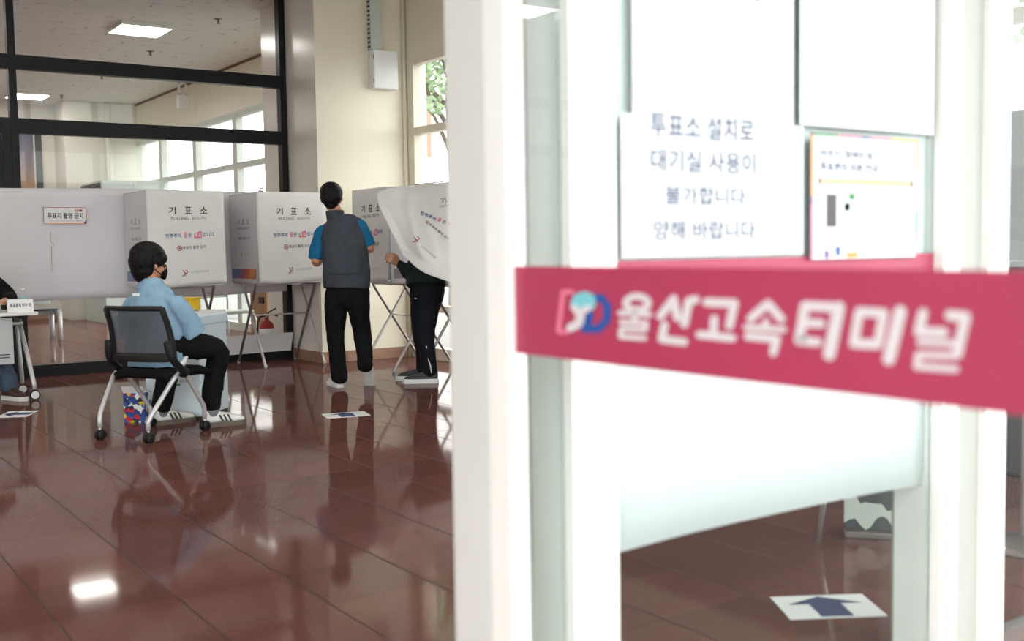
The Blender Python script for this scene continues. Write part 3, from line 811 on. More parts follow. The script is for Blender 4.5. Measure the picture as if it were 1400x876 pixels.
def booth(label, loc, rz):
    t = thing('polling_booth', label, 'polling booth', loc, rz, 'white polling booths on folding steel stands')
    # folding stand: two crossed pairs of tube legs, linked by a bar
    for sx in (-1, 1):
        x = sx * 0.31
        for a, dx in ((-1, 0.010), (1, -0.010)):
            b = MB(); xx = x + dx
            b.tube([(xx, a * 0.33, 0.012), (xx, a * 0.30, 0.06), (xx, -a * 0.155, 0.74), (xx, -a * 0.19, 0.80), (xx, -a * 0.185, BZ0 - 0.018)], 0.0135, M['steel'] if a < 0 else M['dsteel'], n=8)
            b.lathe([(0.015, 0), (0.015, 0.03)], (xx, a * 0.33, 0), M['grey'], n=10)
            b.build('leg', t)
    b = MB(); b.tube([(-0.30, -0.02, 0.50), (0.30, -0.02, 0.50)], 0.007, M['steel'], n=8)
    b.build('crossbar', t)
    b = MB(); b.tube([(-0.31, -0.19, BZ0 - 0.03), (0.31, -0.19, BZ0 - 0.03)], 0.009, M['steel'], n=8); b.build('crossbar', t)
    b = MB(); b.box((0, 0, BZ0 - 0.008), (2 * BW - 0.02, 2 * BW - 0.02, 0.018), M['panel']); b.build('table_top', t)
    b = MB(); b.box((0, BW - 0.004, (BZ0 + BZ1) / 2), (2 * BW, 0.006, BZ1 - BZ0), M['panel']); b.build('back_panel', t)
    for sx in (-1, 1):
        b = MB(); b.box((sx * BW, 0, (BZ0 + BZ1) / 2), (0.006, 2 * BW, BZ1 - BZ0), M['panel'])
        def sp_(u, v, o=0.0): return V((sx * (BW + 0.0038 + o), (0.5 - u) * 2 * BW * sx, BZ1 + (BZ0 - BZ1) * v)) if sx < 0 else V((BW + 0.0038 + o, (u - 0.5) * 2 * BW, BZ1 + (BZ0 - BZ1) * v))
        if sx < 0: sp_ = lambda u, v, o=0.0: V((-(BW + 0.0038 + o), (0.5 - u) * 2 * BW, BZ1 + (BZ0 - BZ1) * v))
        T = lambda tt, u0, u1, v0, v1, m, bo=0.0: b.text(tt, lambda x, y: sp_(x, 1 - y), u0, u1, 1 - v1, 1 - v0, M[m], bo)
        for tt, u0, u1 in (('기', 0.28, 0.38), ('표', 0.46, 0.56), ('소', 0.64, 0.74)): T(tt, u0, u1, 0.285, 0.345, 'gink', 0.012)
        T('POLLING BOOTH', 0.28, 0.74, 0.375, 0.405, 'gink', 0.004)
        T('투표지 촬영 금지', 0.30, 0.76, 0.485, 0.520, 'gink', 0.016)
        emblem(b, lambda x, y: sp_(x, 1 - y), 0.42, 1 - 0.69, 0.03); T('선거관리위원회', 0.50, 0.72, 0.68, 0.70, 'lgink')
        T('선거관리위원회 기표대', 0.06, 0.40, 0.812, 0.828, 'lgink')
        cols = [srgb(110, 140, 175), srgb(125, 120, 170), srgb(190, 95, 100), srgb(205, 110, 80), srgb(225, 150, 70), srgb(190, 120, 110)]
        if sx > 0: cols = [srgb(150, 146, 150), srgb(150, 146, 150), srgb(125, 85, 150), srgb(235, 185, 60), srgb(125, 85, 150), srgb(190, 95, 120)]
        k = len(cols)
        for i in range(k):
            u0 = 0.04 + 0.90 * i / k; u1 = 0.04 + 0.90 * (i + 1) / k; sl = 0.10
            q = [(min(u0 + (sl if i else 0), 0.94), 0.855), (min(u1 + (sl if i < k - 1 else 0), 0.94), 0.855), (u1, 0.965), (u0, 0.965)]
            b.patch(q, sp_, mat('booth_stripe_%d_%d' % (sx, i), cols[i], 0.5))
        b.build('side_panel', t)
    b = MB()
    for p, q in (((-BW, -BW, BZ1), (-BW, BW, BZ1)), ((BW, -BW, BZ1), (BW, BW, BZ1)), ((-BW, -BW, BZ1), (BW, -BW, BZ1))): b.tube([p, q], 0.005, M['grey'], n=6)
    for sx in (-1, 1): b.tube([(sx * BW, -BW, BZ0), (sx * BW, -BW, BZ1)], 0.005, M['grey'], n=6)
    b.build('frame', t)
    b = MB()
    def cp(u, v, o=0.0):
        y = -BW - 0.016 - o - 0.006 * math.sin(u * 7 + 1) * v - 0.010 * v * v
        return V(((u - 0.5) * 2 * (BW + 0.004) , y, BZ1 + 0.006 - v * (BZ1 - BZ0 + 0.012 + 0.012 * math.sin(u * 5.5))))
    b.grid(lambda u, v: cp(u, 1 - v), 24, 20, M['curtain'], -0.002)
    curtain_print(b, lambda u, v, o=0.0: cp(u, v, 0.0035 + o))
    b.build('curtain', t)
    return t


G1 = (3.285, 10.335, 0)
b1 = booth('white polling booth directly behind the seated man in the pale blue shirt', G1, 0)
dup(b1, (4.325, 10.335, 0), 0, 'white polling booth at the black corner post, partly behind the man in the vest')
dup(b1, (5.115, 9.14, 0), -math.pi / 2, 'white polling booth by the cream pillar, turned sideways, its curtain hanging down')
b4 = dup(b1, (5.165, 8.13, 0), -math.pi / 2, 'white polling booth whose curtain is lifted over the person in dark clothes', skip=('curtain',))

# lifted curtain of the last booth
ctrl = [[(545, 256, 9.62), (566, 254, 9.50), (600, 250, 9.22), (660, 245, 8.92)],
        [(515, 266, 9.30), (560, 284, 9.05), (602, 300, 8.90), (662, 305, 8.72)],
        [(533, 312, 8.95), (566, 326, 8.76), (606, 350, 8.66), (664, 368, 8.52)],
        [(551, 349, 8.80), (577, 371, 8.68), (611, 384, 8.58), (668, 404, 8.42)]]
CT = np.array(ctrl)
def ctr(u, v):
    def cr(P, t):
        k = min(int(t * 3), 2); f = t * 3 - k
        p0 = P[k - 1] if k > 0 else 2 * P[0] - P[1]; p1 = P[k]; p2 = P[k + 1]; p3 = P[k + 2] if k < 2 else 2 * P[3] - P[2]
        return 0.5 * (2 * p1 + (p2 - p0) * f + (2 * p0 - 5 * p1 + 4 * p2 - p3) * f * f + (3 * p1 - 3 * p2 + p3 - p0) * f ** 3)
    q = cr(np.array([cr(CT[j], u) for j in range(4)]), v)
    # folds running down from the held corner
    w_ = math.sin(min(v * 1.15, 1) * math.pi)
    fold = 0.07 * math.sin(u * 9 + v * 5.0) * w_ * (1 - 0.7 * u) + 0.10 * math.exp(-((u - 0.30 - 0.10 * v) ** 2) / 0.006) * w_ - 0.07 * math.exp(-((u - 0.48 - 0.12 * v) ** 2) / 0.012) * w_ + 0.02 * math.sin(u * 23 - v * 6) * w_
    return q, fold
samples = []
def cpt(u, v):
    q, fo = ctr(u, v)
    p = at(q[0], q[1], D=q[2] - fo); samples.append((q[0], q[1], q[2] - fo)); return p
b = MB(); b.grid(cpt, 40, 40, M['curtain'], 0.002)
SA = np.array(samples)
def on_curtain(px, py, o=0.0):
    d = (SA[:, 0] - px) ** 2 + (SA[:, 1] - py) ** 2; k = np.argsort(d)[:6]; wgt = 1 / (d[k] + 0.05)
    D = float((SA[k, 2] * wgt).sum() / wgt.sum())
    return at(px, py, D=D - 0.012 - o)
def aff(ox, oy, ax, ay, bx, by): return lambda x, y, o=0.0: on_curtain(ox + ax * x + bx * y, oy + ay * x + by * y, o)
# local writing frame: x along the text, y up across it
def writing(px, py, ang, h, wdt, t, m, bo=0.012):
    ca, sa = math.cos(math.radians(ang)), math.sin(math.radians(ang))
    b.text(t, lambda x, y: on_curtain(px + ca * x + sa * y, py + sa * x - ca * y), 0, wdt, -h / 2, h / 2, m, bo)
writing(603, 275, -18, 8, 7, '기', M['gink']); writing(614, 276, 4, 8, 8, '표', M['gink'])
writing(601, 282.5, -12, 2.5, 26, 'POLLING BOOTH', M['gink'], 0)
writing(575.5, 290.5, 24, 5.2, 22, '민주주의', M['bink']); writing(598.5, 299.5, 22, 5.6, 5, '꽃', M['pink']); writing(605, 302.5, 22, 5.0, 5, '은', M['bink']); writing(611, 305, 22, 6, 12, '투표', M['pink'])
writing(587, 306, 38, 3.4, 34, '투표지 촬영 금지', M['gink'], 0.016)
b.stroke([(584.5 + 1.6 * math.cos(a), 303.8 + 1.6 * math.sin(a)) for a in [2 * math.pi * i / 10 for i in range(10)]], 0.4, on_curtain, M['redink'], closed=True)
emblem(b, lambda x, y: on_curtain(x, 2 * 327 - y), 569, 327, 4.4)
writing(575.5, 335.5, 40, 3.0, 26, '선거관리위원회', M['lgink'], 0.004)
o = b.build('curtain', b4, world=True)
b = MB(); b.slab([at(541, 255, D=9.60), at(567, 252.5, D=9.46), at(567, 257.5, D=9.46), at(541, 260, D=9.60)], (-0.5, -0.8, 0), 0.001, M['white'])
b.build('tape_strip', b4, world=True)
p = at(358, 258, Y=10.66)
t = thing('clamp', 'small dark clamp on the top edge behind the second booth', 'clamp', (p.x, 10.695, 1.70))
b = MB(); b.box((0, 0, 0.02), (0.05, 0.03, 0.07), M['dsteel'], bev=0.004); b.build('jaw', t)
b = MB(); b.tube([(-0.12, 0.0, 0.012), (-0.02, 0, 0.02), (0.0, 0, 0.08), (0.03, 0, 0.075)], 0.008, M['dsteel'], n=8); b.build('handle', t)

# ------------------------------------------------------------------ on the pillar: cable duct and panel box
q0, q1 = at(510.5, 67, Y=9.93), at(545, 122.5, Y=9.93)
t = thing('electrical_box', 'white metal electrical box fixed on the cream pillar', 'electrical box', ((q0.x + q1.x) / 2, 10.05, (q0.z + q1.z) / 2))
bw, bh = q1.x - q0.x, q0.z - q1.z
b = MB(); b.box((0, -0.055, 0), (bw, 0.11, bh), M['white'], bev=0.004); b.build('body', t)
b = MB(); b.box((0.002, -0.115, 0), (bw - 0.012, 0.008, bh - 0.012), M['white'], bev=0.002); b.build('door', t)
for zz in (0.12, -0.12):
    b = MB(); b.tube([(-bw / 2 + 0.004, -0.112, zz - 0.02), (-bw / 2 + 0.004, -0.112, zz + 0.02)], 0.006, M['dsteel'], n=8); b.build('hinge', t)
d0, d1 = at(506.5, 30, Y=9.97), at(520.5, 30, Y=9.97)
dz0 = q0.z + 0.004
t = thing('cable_duct', 'grey slotted cable duct running up the cream pillar above the electrical box', 'cable duct', ((d0.x + d1.x) / 2, 10.05, dz0))
dw = d1.x - d0.x; dh = ZC - dz0
b = MB(); b.box((0, -0.04, dh / 2), (dw, 0.078, dh), M['grey'])
kk = int(dh / 0.045)
for i in range(kk): b.box((-dw / 2 - 0.0008, -0.04, 0.03 + i * 0.045), (0.002, 0.05, 0.020), M['ink'])
b.build('duct', t)
b = MB(); b.box((0, -0.081, dh / 2), (dw, 0.004, dh), M['greenbox']); b.build('cover', t)

# ------------------------------------------------------------------ beyond the glass
t = thing('fire_extinguisher', 'red fire extinguisher behind the glass beside the black corner post', 'fire extinguisher', (4.50, 11.12, 0))
b = MB(); b.lathe([(0.075, 0), (0.082, 0.02), (0.082, 0.30), (0.07, 0.355), (0.035, 0.385), (0.022, 0.40), (0.022, 0.42)], (0, 0, 0), M['red'], n=24); b.build('cylinder', t)
b = MB(); b.lathe([(0.0835, 0.13), (0.0835, 0.305)], (0, 0, 0), M['paper'], n=24); b.build('label_wrap', t)
b = MB(); b.box((0, 0, 0.435), (0.04, 0.03, 0.03), M['steel']); b.tube([(0.0, 0, 0.44), (0.06, 0, 0.455), (0.13, 0, 0.43)], 0.008, M['blackp'], n=6); b.tube([(0.0, 0, 0.45), (0.05, 0, 0.49), (0.11, 0, 0.515)], 0.008, M['blackp'], n=6); b.build('valve', t)
b = MB(); b.tube(spline([(-0.01, 0, 0.435), (-0.07, 0, 0.43), (-0.105, 0, 0.34), (-0.10, 0, 0.12)]), 0.009, M['blackp'], n=8); b.build('hose', t)
xw = at(356, 430, X=5.60)
t = thing('wooden_panel', 'brown wooden panel with a black switch seen through the glass behind the second booth', 'panel', (5.60, xw.y, 0))
pw0, pw1 = at(345, 430, X=5.60).y, at(367.5, 430, X=5.60).y
b = MB(); b.box((0, (pw0 + pw1) / 2 - xw.y, 0.45), (0.05, abs(pw0 - pw1), 0.90), M['wood'], bev=0.004); b.build('board', t)
sw = at(357.5, 410.5, X=5.57)
b = MB(); b.box((-0.032, sw.y - xw.y, sw.z), (0.02, 0.16, 0.09), M['blackp'], bev=0.004); b.build('switch', t)

# tall cabinet by the far windows
cr = at(205, 248, X=5.62)
yc = 18.15
cl = at(138, 248.5, Y=yc)
t = thing('cabinet', 'pale green metal cabinet by the far windows, just above the white sheet', 'cabinet', ((cl.x + 5.62) / 2, yc + 0.65, 0))
cw = 5.62 - cl.x; ch = cl.z + 0.03
b = MB(); b.box((0, 0, ch / 2), (cw, 1.3, ch), M['greenbox'], bev=0.01); b.build('body', t)
for sx in (-1, 1):
    b = MB(); b.box((sx * cw / 4, -0.656, ch / 2), (cw / 2 - 0.012, 0.014, ch - 0.05), M['greenbox'], bev=0.003); d_ = b.build('door', t)
b = MB(); b.box((-cw / 2 - 0.006, 0, ch - 0.35), (0.012, 1.2, 0.62), M['dgrey'])
for i in range(12): b.box((-cw / 2 - 0.014, 0, ch - 0.62 + i * 0.05), (0.006, 1.18, 0.012), M['dsteel'])
b.build('grille', t)
# picture with sunset colours on the back wall
a0, a1 = at(-40, 163, Y=YB - 0.05), at(55, 163, Y=YB - 0.05)
t = thing('sunset_picture', 'tall picture with sunset colours and dark frame on the back wall, left behind the glass', 'picture', ((a0.x + a1.x) / 2, YB, 1.0))
pwd = a1.x - a0.x; phg = a1.z - 1.0
b = MB()
for sx in (-1, 1): b.box((sx * (pwd / 2 - 0.05), -0.04, phg / 2), (0.10, 0.06, phg), M['dgrey'])
for zz in (0.05, phg - 0.05): b.box((0, -0.04, zz), (pwd - 0.2, 0.06, 0.10), M['dgrey'])
b.build('frame', t)
b = MB(); b.box((0, -0.015, phg / 2), (pwd - 0.2, 0.012, phg - 0.2), M['pale']); b.build('backing_board', t)
ie = at(46, 200, Y=YB - 0.05).x - (a0.x + a1.x) / 2
b = MB(); b.box(((ie - pwd / 2 + 0.16) / 2, -0.027, phg / 2 - 0.05), (ie + pwd / 2 - 0.16, 0.012, phg - 0.42), M['sunset']); b.build('picture_panel', t)
# hanging pair of cable drops with white box
hp = at(250, 135, X=5.45)
t = thing('hanging_box', 'small white box hanging on two cables from the ceiling beyond the glass', 'hanging box', (5.45, hp.y, ZC))
hz = at(250, 130, X=5.45).z - ZC; hb = at(250, 149, X=5.45).z - ZC
b = MB(); b.box((0, 0, (hz + hb) / 2), (0.17, 0.10, hz - hb), M['white'], bev=0.01); b.build('box', t)
for yy in (0.055, -0.055):
    b = MB(); b.tube([(yy, 0, 0), (yy, 0, hz)], 0.010, M['dsteel'], n=8); b.tube([(yy, 0, hz + 0.03), (yy, 0, hz + 0.16)], 0.022, M['white'], n=8); b.build('cable', t)
# row of waiting seats
t = thing('waiting_bench', 'grey waiting bench with perforated black seats seen through the glass below the sheet', 'bench', (2.66, 15.5, 0))
b = MB(); b.box((0, 0, 0.36), (1.40, 0.10, 0.06), M['grey'], bev=0.01); b.build('beam', t)
for xx in (-0.63, 0.63):
    for yy in (-0.24, 0.24):
        b = MB(); b.tube([(xx, yy, 0.0), (xx, yy, 0.37)], 0.034, M['silver'], n=10); b.build('leg', t)
    b = MB(); b.box((xx, 0, 0.36), (0.06, 0.5, 0.05), M['silver'], bev=0.008); b.build('arm_support', t)
for xx in (-0.42, 0.0, 0.42):
    b = MB(); b.box((xx, -0.02, 0.405), (0.40, 0.46, 0.025), M['blackp'], bev=0.01)
    for i in range(8):
        for j in range(8): b.lathe([(0.012, 0), (0.012, 0.003)], (xx - 0.16 + i * 0.045, -0.18 + j * 0.045, 0.417), M['grey'], n=6)
    b.build('seat', t)
    b = MB(); b.box((xx, 0.24, 0.66), (0.40, 0.03, 0.40), M['greenbox'], bev=0.01); b.build('backrest', t)
# tubular chair behind the glass near the first booth
t = thing('tube_chair', 'pale tubular steel chair seen through the glass between the first two booths', 'chair', (4.38, 11.95, 0), math.radians(20))
for sx in (-1, 1):
    b = MB(); b.tube(spline([(sx * 0.2, 0.2, 0.0), (sx * 0.2, -0.18, 0.02), (sx * 0.2, -0.22, 0.10), (sx * 0.2, -0.20, 0.42), (sx * 0.2, 0.2, 0.44), (sx * 0.2, 0.24, 0.60), (sx * 0.2, 0.28, 0.80)], 4), 0.013, M['silver'], n=8); b.build('side_frame', t)
b = MB(); b.box((0, 0.0, 0.455), (0.40, 0.42, 0.04), M['greenbox'], bev=0.012); b.build('seat', t)
b = MB(); b.box((0, 0.265, 0.72), (0.40, 0.03, 0.22), M['greenbox'], bev=0.012); b.build('backrest', t)

# ------------------------------------------------------------------ floor papers
def floor_paper(px, py, ang, label, wd=0.30, hg=0.21):
    p = at(px, py, Z=0)
    t = thing('floor_sign', label, 'floor sign', (p.x, p.y, 0), ang, 'paper arrow signs on the floor')
    b = MB(); b.box((0, 0, 0.001), (wd, hg, 0.002), M['paper']); b.build('sheet', t)
    b = MB(); b.box((0, -0.035, 0.0026), (0.10, 0.12, 0.001), M['navy']); b.add([(-0.12, 0.02, 0.0031), (0.12, 0.02, 0.0031), (0, 0.09, 0.0031)], [(0, 1, 2)], M['navy']); b.build('arrow', t)
    return t


f1 = floor_paper(473, 567, -0.25, 'white arrow sheet on the red floor in front of the man in the vest')
p = at(24, 566, Z=0); dup(f1, (p.x, p.y, 0), 1.1, 'white arrow sheet on the red floor in front of the white table')
p = at(1131, 829, Z=0); dup(f1, (p.x, p.y, 0), -0.55, 'white arrow sheet on the floor seen through the glass door, below the crimson band')

# ------------------------------------------------------------------ ballot box with basket, snack carton
cb = V((2.443, 7.498, 0)); ra = math.radians(-44.7)
t = thing('ballot_box', 'tall pale blue ballot box standing before the seated man', 'ballot box', cb, ra)
b = MB(); b.box((0, 0, 0.33), (0.405, 0.43, 0.62), M['ballot'], bev=0.012); b.build('body', t)
b = MB(); b.box((0, 0, 0.012), (0.385, 0.41, 0.024), M['dgrey']); b.build('base', t)
b = MB(); b.box((0, 0, 0.672), (0.425, 0.45, 0.075), M['ballot'], bev=0.014); b.box((0, 0, 0.715), (0.40, 0.42, 0.02), M['white'], bev=0.006); b.box((0, 0, 0.7255), (0.20, 0.012, 0.003), M['ink']); b.build('lid', t)
fb = lambda x, y, o=0.0: V((x, -0.2165 - o, y))
b = MB()
b.stroke([(-0.055, 0.27), (-0.02, 0.25), (0.01, 0.235), (0.05, 0.24)], 0.006, fb, M['green']); b.stroke([(-0.06, 0.255), (-0.02, 0.265), (0.02, 0.25)], 0.005, fb, M['bink'])
b.text('선거관리위원회', lambda x, y: fb(x, y), 0.02, 0.145, 0.253, 0.272, M['gink'], 0.01); b.build('emblem', t)
yb = at(268, 421, Z=0.7255)
yb = V((cb.x, cb.y, 0.7255)) + Matrix.Rotation(ra, 3, 'Z') @ V((-0.035, 0.06, 0))
t = thing('yellow_basket', 'yellow plastic basket on top of the ballot box', 'basket', yb, ra)
b = MB(); b.box((0, 0, 0.045), (0.17, 0.14, 0.09), M['yellow'], bev=0.012); b.build('body', t)
b = MB(); b.box((0, 0, 0.088), (0.185, 0.155, 0.010), M['yellow'], bev=0.004); b.build('rim', t)
t = thing('snack_carton', 'small printed carton in blue, red and white on the floor behind the office chair', 'carton', (2.07, 7.42, 0), math.radians(-40))
b = MB(); b.box((0, 0, 0.10), (0.15, 0.10, 0.20), M['snack'], bev=0.004); b.build('body', t)
b = MB(); b.slab([(-0.075, -0.05, 0.20), (0.075, -0.05, 0.20), (0.075, -0.075, 0.245), (-0.075, -0.075, 0.245)], (0, 0.5, 0.5), 0.002, M['paper']); b.build('flap', t)

# ------------------------------------------------------------------ office chairs
def caster(parent, x, y, m=None):
    b = MB(); b.lathe([(0.026, -0.011), (0.031, -0.006), (0.031, 0.006), (0.026, 0.011)], (x - 0.014, y, 0.031), M['blackp'], axis=(1, 0, 0), n=16)
    b.lathe([(0.026, -0.011), (0.031, -0.006), (0.031, 0.006), (0.026, 0.011)], (x + 0.014, y, 0.031), M['blackp'], axis=(1, 0, 0), n=16)
    b.box((x, y, 0.048), (0.016, 0.04, 0.03), M['blackp'], bev=0.004); b.tube([(x, y + 0.0, 0.05), (x, y, 0.085)], 0.009, M['steel'], n=8)
    return b.build('caster', parent)


def office_chair(label, loc, rz):
    t = thing('office_chair', label, 'office chair', loc, rz, 'black mesh office chairs')
    for sx in (-1, 1):
        x = sx * 0.235
        for dy, fx_, fy in ((-1, 0.185, -0.245), (1, 0.215, 0.24)):
            b = MB(); xe = sx * fx_
            b.tube([(x, 0.0 + dy * 0.01, 0.405), (x, dy * 0.06, 0.37), (xe + sx * 0.01, fy * 0.93, 0.16), (xe, fy, 0.125), (xe, fy, 0.075)], 0.0145, M['silver'], n=10)
            b.build('leg', t)
            caster(t, xe, fy)
    b = MB(); b.tube([(-0.235, 0, 0.372), (0.235, 0, 0.372)], 0.013, M['silver'], n=10); b.build('crossbar', t)
    b = MB()
    def seat(u, v):
        a = 2 * (u - 0.5); c = 2 * (v - 0.5); e = (abs(a) ** 4 + abs(c) ** 4) ** 0.25
        return (0.02 + a * 0.225 * (1 - 0.08 * abs(c) ** 3), 0.10 + c * 0.225 * (1 - 0.06 * abs(a) ** 3), 0.424 - 0.012 * c * c * (c > 0) - 0.010 * (1 - e) - 0.02 * max(0, e - 0.86) * 5)
    b.grid(seat, 16, 16, M['blackc'], -0.045); b.build('seat', t)
    b = MB(); b.box((0.02, 0.09, 0.388), (0.40, 0.38, 0.020), M['blackp'], bev=0.008); b.build('seat_pan', t)
    for sx in (-1, 1):
        b = MB(); b.tube(spline([(0.045 + sx * 0.222, -0.150, 0.60), (0.045 + sx * 0.240, -0.130, 0.50), (0.03 + sx * 0.25, -0.05, 0.43), (sx * 0.255, 0.03, 0.40)], 4), 0.024, M['blackp'], n=10)
        b.lathe([(0.03, -0.02), (0.034, -0.01), (0.034, 0.01), (0.03, 0.02)], (sx * 0.250, 0.01, 0.40), M['blackp'], axis=(1, 0, 0), n=14); b.build('back_bracket', t)
    # curved back: frame and mesh
    def bp(u, v):
        s_ = 2 * (u - 0.5); wz = 0.205 + 0.03 * math.sin(v * 2.2)
        return V((0.045 + s_ * (0.232 - 0.02 * v), -0.155 - 0.05 * v + 0.055 * s_ * s_ * (1 - 0.4 * v) + 0.02 * math.sin(v * math.pi), 0.475 + 0.325 * v))
    rim = [bp(0, v / 8) for v in range(9)] + [bp(u / 8, 1) for u in range(1, 9)] + [bp(1, 1 - v / 8) for v in range(1, 9)] + [bp(1 - u / 8, 0) for u in range(1, 8)]
    b = MB()
    def frame_pt(k, r):
        return rim[k % len(rim)]
    b.tube([bp(0, v / 10) for v in range(11)], 0.021, M['blackp'], n=10, flat=(0.7, 1.1)); b.tube([bp(1, v / 10) for v in range(11)], 0.021, M['blackp'], n=10, flat=(0.7, 1.1))
    b.tube([bp(u / 12, 1) for u in range(13)], 0.016, M['blackp'], n=10)
    b.grid(lambda u, v: bp(u, v * 0.16) + V((0, -0.008, 0)), 12, 3, M['blackp'], 0.018)
    b.build('back_frame', t)
    b = MB(); b.grid(lambda u, v: bp(0.03 + 0.94 * u, 0.14 + 0.85 * v) + V((0, 0.004, 0)), 14, 14, M['meshb']); b.build('back_mesh', t)
    return t


ch_rz = math.atan2(-0.84, 0.54)
oc = office_chair('black mesh office chair with silver legs under the seated man', (1.985, 6.815, 0), ch_rz)

# ------------------------------------------------------------------ registration table with placard and bottle
TZ = 0.69
t = thing('folding_table', 'white topped folding table on wheeled grey legs at the left edge', 'table', (0.98, 9.32, 0))
b = MB(); b.box((0, 0, TZ - 0.0125), (1.62, 0.60, 0.025), M['white'], bev=0.005); b.build('table_top', t)
for sx in (-1, 1):
    x = sx * 0.74
    for yy in (-1, 1):
        b = MB(); b.tube([(x - sx * 0.03, yy * 0.04, TZ - 0.03), (x + sx * 0.03, yy * 0.235, 0.12), (x + sx * 0.03, yy * 0.24, 0.085)], 0.017, M['silver'], n=10); b.build('leg', t)
        b = MB(); b.lathe([(0.032, -0.022), (0.04, -0.018), (0.04, 0.018), (0.032, 0.022)], (x + sx * 0.03, yy * 0.24, 0.04), M['blackp'], axis=(0, 1, 0), n=18)
        b.lathe([(0.028, -0.025), (0.030, -0.0245), (0.030, 0.0245), (0.028, 0.025)], (x + sx * 0.03, yy * 0.24, 0.04), M['white'], axis=(0, 1, 0), n=18); b.build('caster', t)
    b = MB(); b.box((x - sx * 0.02, 0, TZ - 0.04), (0.06, 0.42, 0.03), M['blackp'], bev=0.004); b.build('bracket', t)
b = MB(); b.box((-0.04, -0.20, TZ - 0.22), (1.36, 0.016, 0.36), M['grey'], bev=0.004)
for i in range(2): b.box((0.40, -0.209, TZ - 0.325 - i * 0.022), (0.42, 0.002, 0.008), M['dgrey'])
b.build('modesty_panel', t)
b = MB(); b.tube([(-0.72, -0.17, 0.60), (0.72, -0.17, 0.60)], 0.014, M['silver'], n=8); b.build('crossbar', t)
pl = at(60, 430, Y=9.12)
t = thing('name_placard', 'white folded placard with navy text on the white table', 'placard', (1.685, 9.14, TZ), math.radians(-8))
L_, H_, Dp = 0.185, 0.100, 0.085
b = MB()
b.slab([(-L_ / 2, -Dp / 2, 0), (L_ / 2, -Dp / 2, 0), (L_ / 2, 0.0, H_), (-L_ / 2, 0.0, H_)], (0, 0.9, -0.3), 0.002, M['paper'])
b.slab([(-L_ / 2, Dp / 2, 0), (L_ / 2, Dp / 2, 0), (L_ / 2, 0.0, H_), (-L_ / 2, 0.0, H_)], (0, -0.9, -0.3), 0.002, M['paper'])
b.slab([(-L_ / 2, -Dp / 2, 0), (-L_ / 2, Dp / 2, 0), (-L_ / 2, 0.0, H_)], (1, 0, 0), 0.002, M['paper'])
b.text('투표용지 받는 곳', lambda x, y: V((x, -Dp / 2 + (y / H_) * Dp / 2 - 0.0012, y + 0.0006)), -L_ * 0.40, L_ * 0.42, 0.035, 0.067, M['navy'], 0.02)
b.build('card', t)
bt = at(32, 412, Y=9.30)
t = thing('water_bottle', 'clear plastic water bottle with white cap on the white table', 'bottle', (at(31.5, 409, Y=9.36).x, 9.36, TZ))
b = MB(); b.lathe([(0.026, 0), (0.030, 0.006), (0.030, 0.05), (0.027, 0.056), (0.030, 0.062), (0.030, 0.10), (0.026, 0.12), (0.014, 0.145), (0.013, 0.155)], (0, 0, 0), M['bottle'], n=18); b.build('body', t)
b = MB(); b.lathe([(0.0305, 0.062), (0.0305, 0.10)], (0, 0, 0), M['cyan'], n=18); b.build('label_wrap', t)
b = MB(); b.lathe([(0.015, 0.153), (0.0155, 0.172), (0.013, 0.175)], (0, 0, 0), M['white'], n=16); b.build('cap', t)
b = MB(); b.box((1.32, 9.20, TZ + 0.004), (0.34, 0.24, 0.008), M['paper'])
tag(b.build('paper_stack'), 'low stack of white papers on the table beside the placard', 'paper')

# ------------------------------------------------------------------ things by the window at far right, seen through the glass door
kx = at(1394, 400, X=5.55)
t = thing('kiosk', 'dark grey kiosk by the window at the right picture edge', 'kiosk', (5.20, kx.y - 0.15, 0))
b = MB(); b.box((0, 0, 0.87), (0.60, 0.70, 1.74), M['dgrey'], bev=0.02); b.build('body', t)
b = MB(); b.box((-0.306, 0, 1.30), (0.012, 0.56, 0.34), M['blackp'], bev=0.004); b.build('screen', t)
b = MB(); b.box((-0.302, 0, 1.02), (0.03, 0.66, 0.03), M['grey']); b.build('ledge', t)
pd = at(1186, 742, Z=0)
t = thing('display_stand', 'grey display stand with torn white paper along its foot, seen through the glass door', 'stand', (pd.x + 0.10, pd.y + 0.06, 0), math.radians(-50))
b = MB(); b.box((0, 0, 0.33), (0.20, 0.03, 0.62), M['dgrey'], bev=0.005); b.build('panel', t)
b = MB(); b.box((0, 0, 0.012), (0.20, 0.12, 0.024), M['dsteel'], bev=0.004); b.build('foot', t)
b = MB(); rg = random.Random(4)
lo_ = [(-0.10 + 0.0198 * k_, -0.018, 0.055 + 0.02 * math.sin(k_ * 1.1) + rg.uniform(-0.012, 0.012)) for k_ in range(11)]
hi_ = [(-0.10 + 0.0198 * k_, -0.018, 0.115 + 0.16 * max(0, 1 - k_ / 3.5) + rg.uniform(-0.022, 0.022)) for k_ in range(11)]
for k_ in range(10): b.slab([lo_[k_], lo_[k_ + 1], hi_[k_ + 1], hi_[k_]], (0, -1, 0), 0.002, mat('torn_backing_paper', (0.50, 0.52, 0.48), 0.8))
b.build('torn_paper', t)
b = MB(); b.tube([(-0.20, -0.16, 0.0), (-0.12, -0.03, 0.52)], 0.011, M['steel'], n=8); b.build('brace', t)
pb = at(1392, 752, Z=0)
t = thing('queue_post', 'metal queue post with round drilled base at the right picture edge', 'post', (pb.x + 0.05, pb.y, 0))
b = MB(); b.lathe([(0.16, 0), (0.16, 0.012), (0.13, 0.03), (0.03, 0.045)], (0, 0, 0), M['dsteel'], n=24)
for i in range(10): b.lathe([(0.008, 0.018), (0.008, 0.026)], (0.135 * math.cos(i * 0.628), 0.135 * math.sin(i * 0.628), 0), M['white'], n=8)
b.build('base', t)
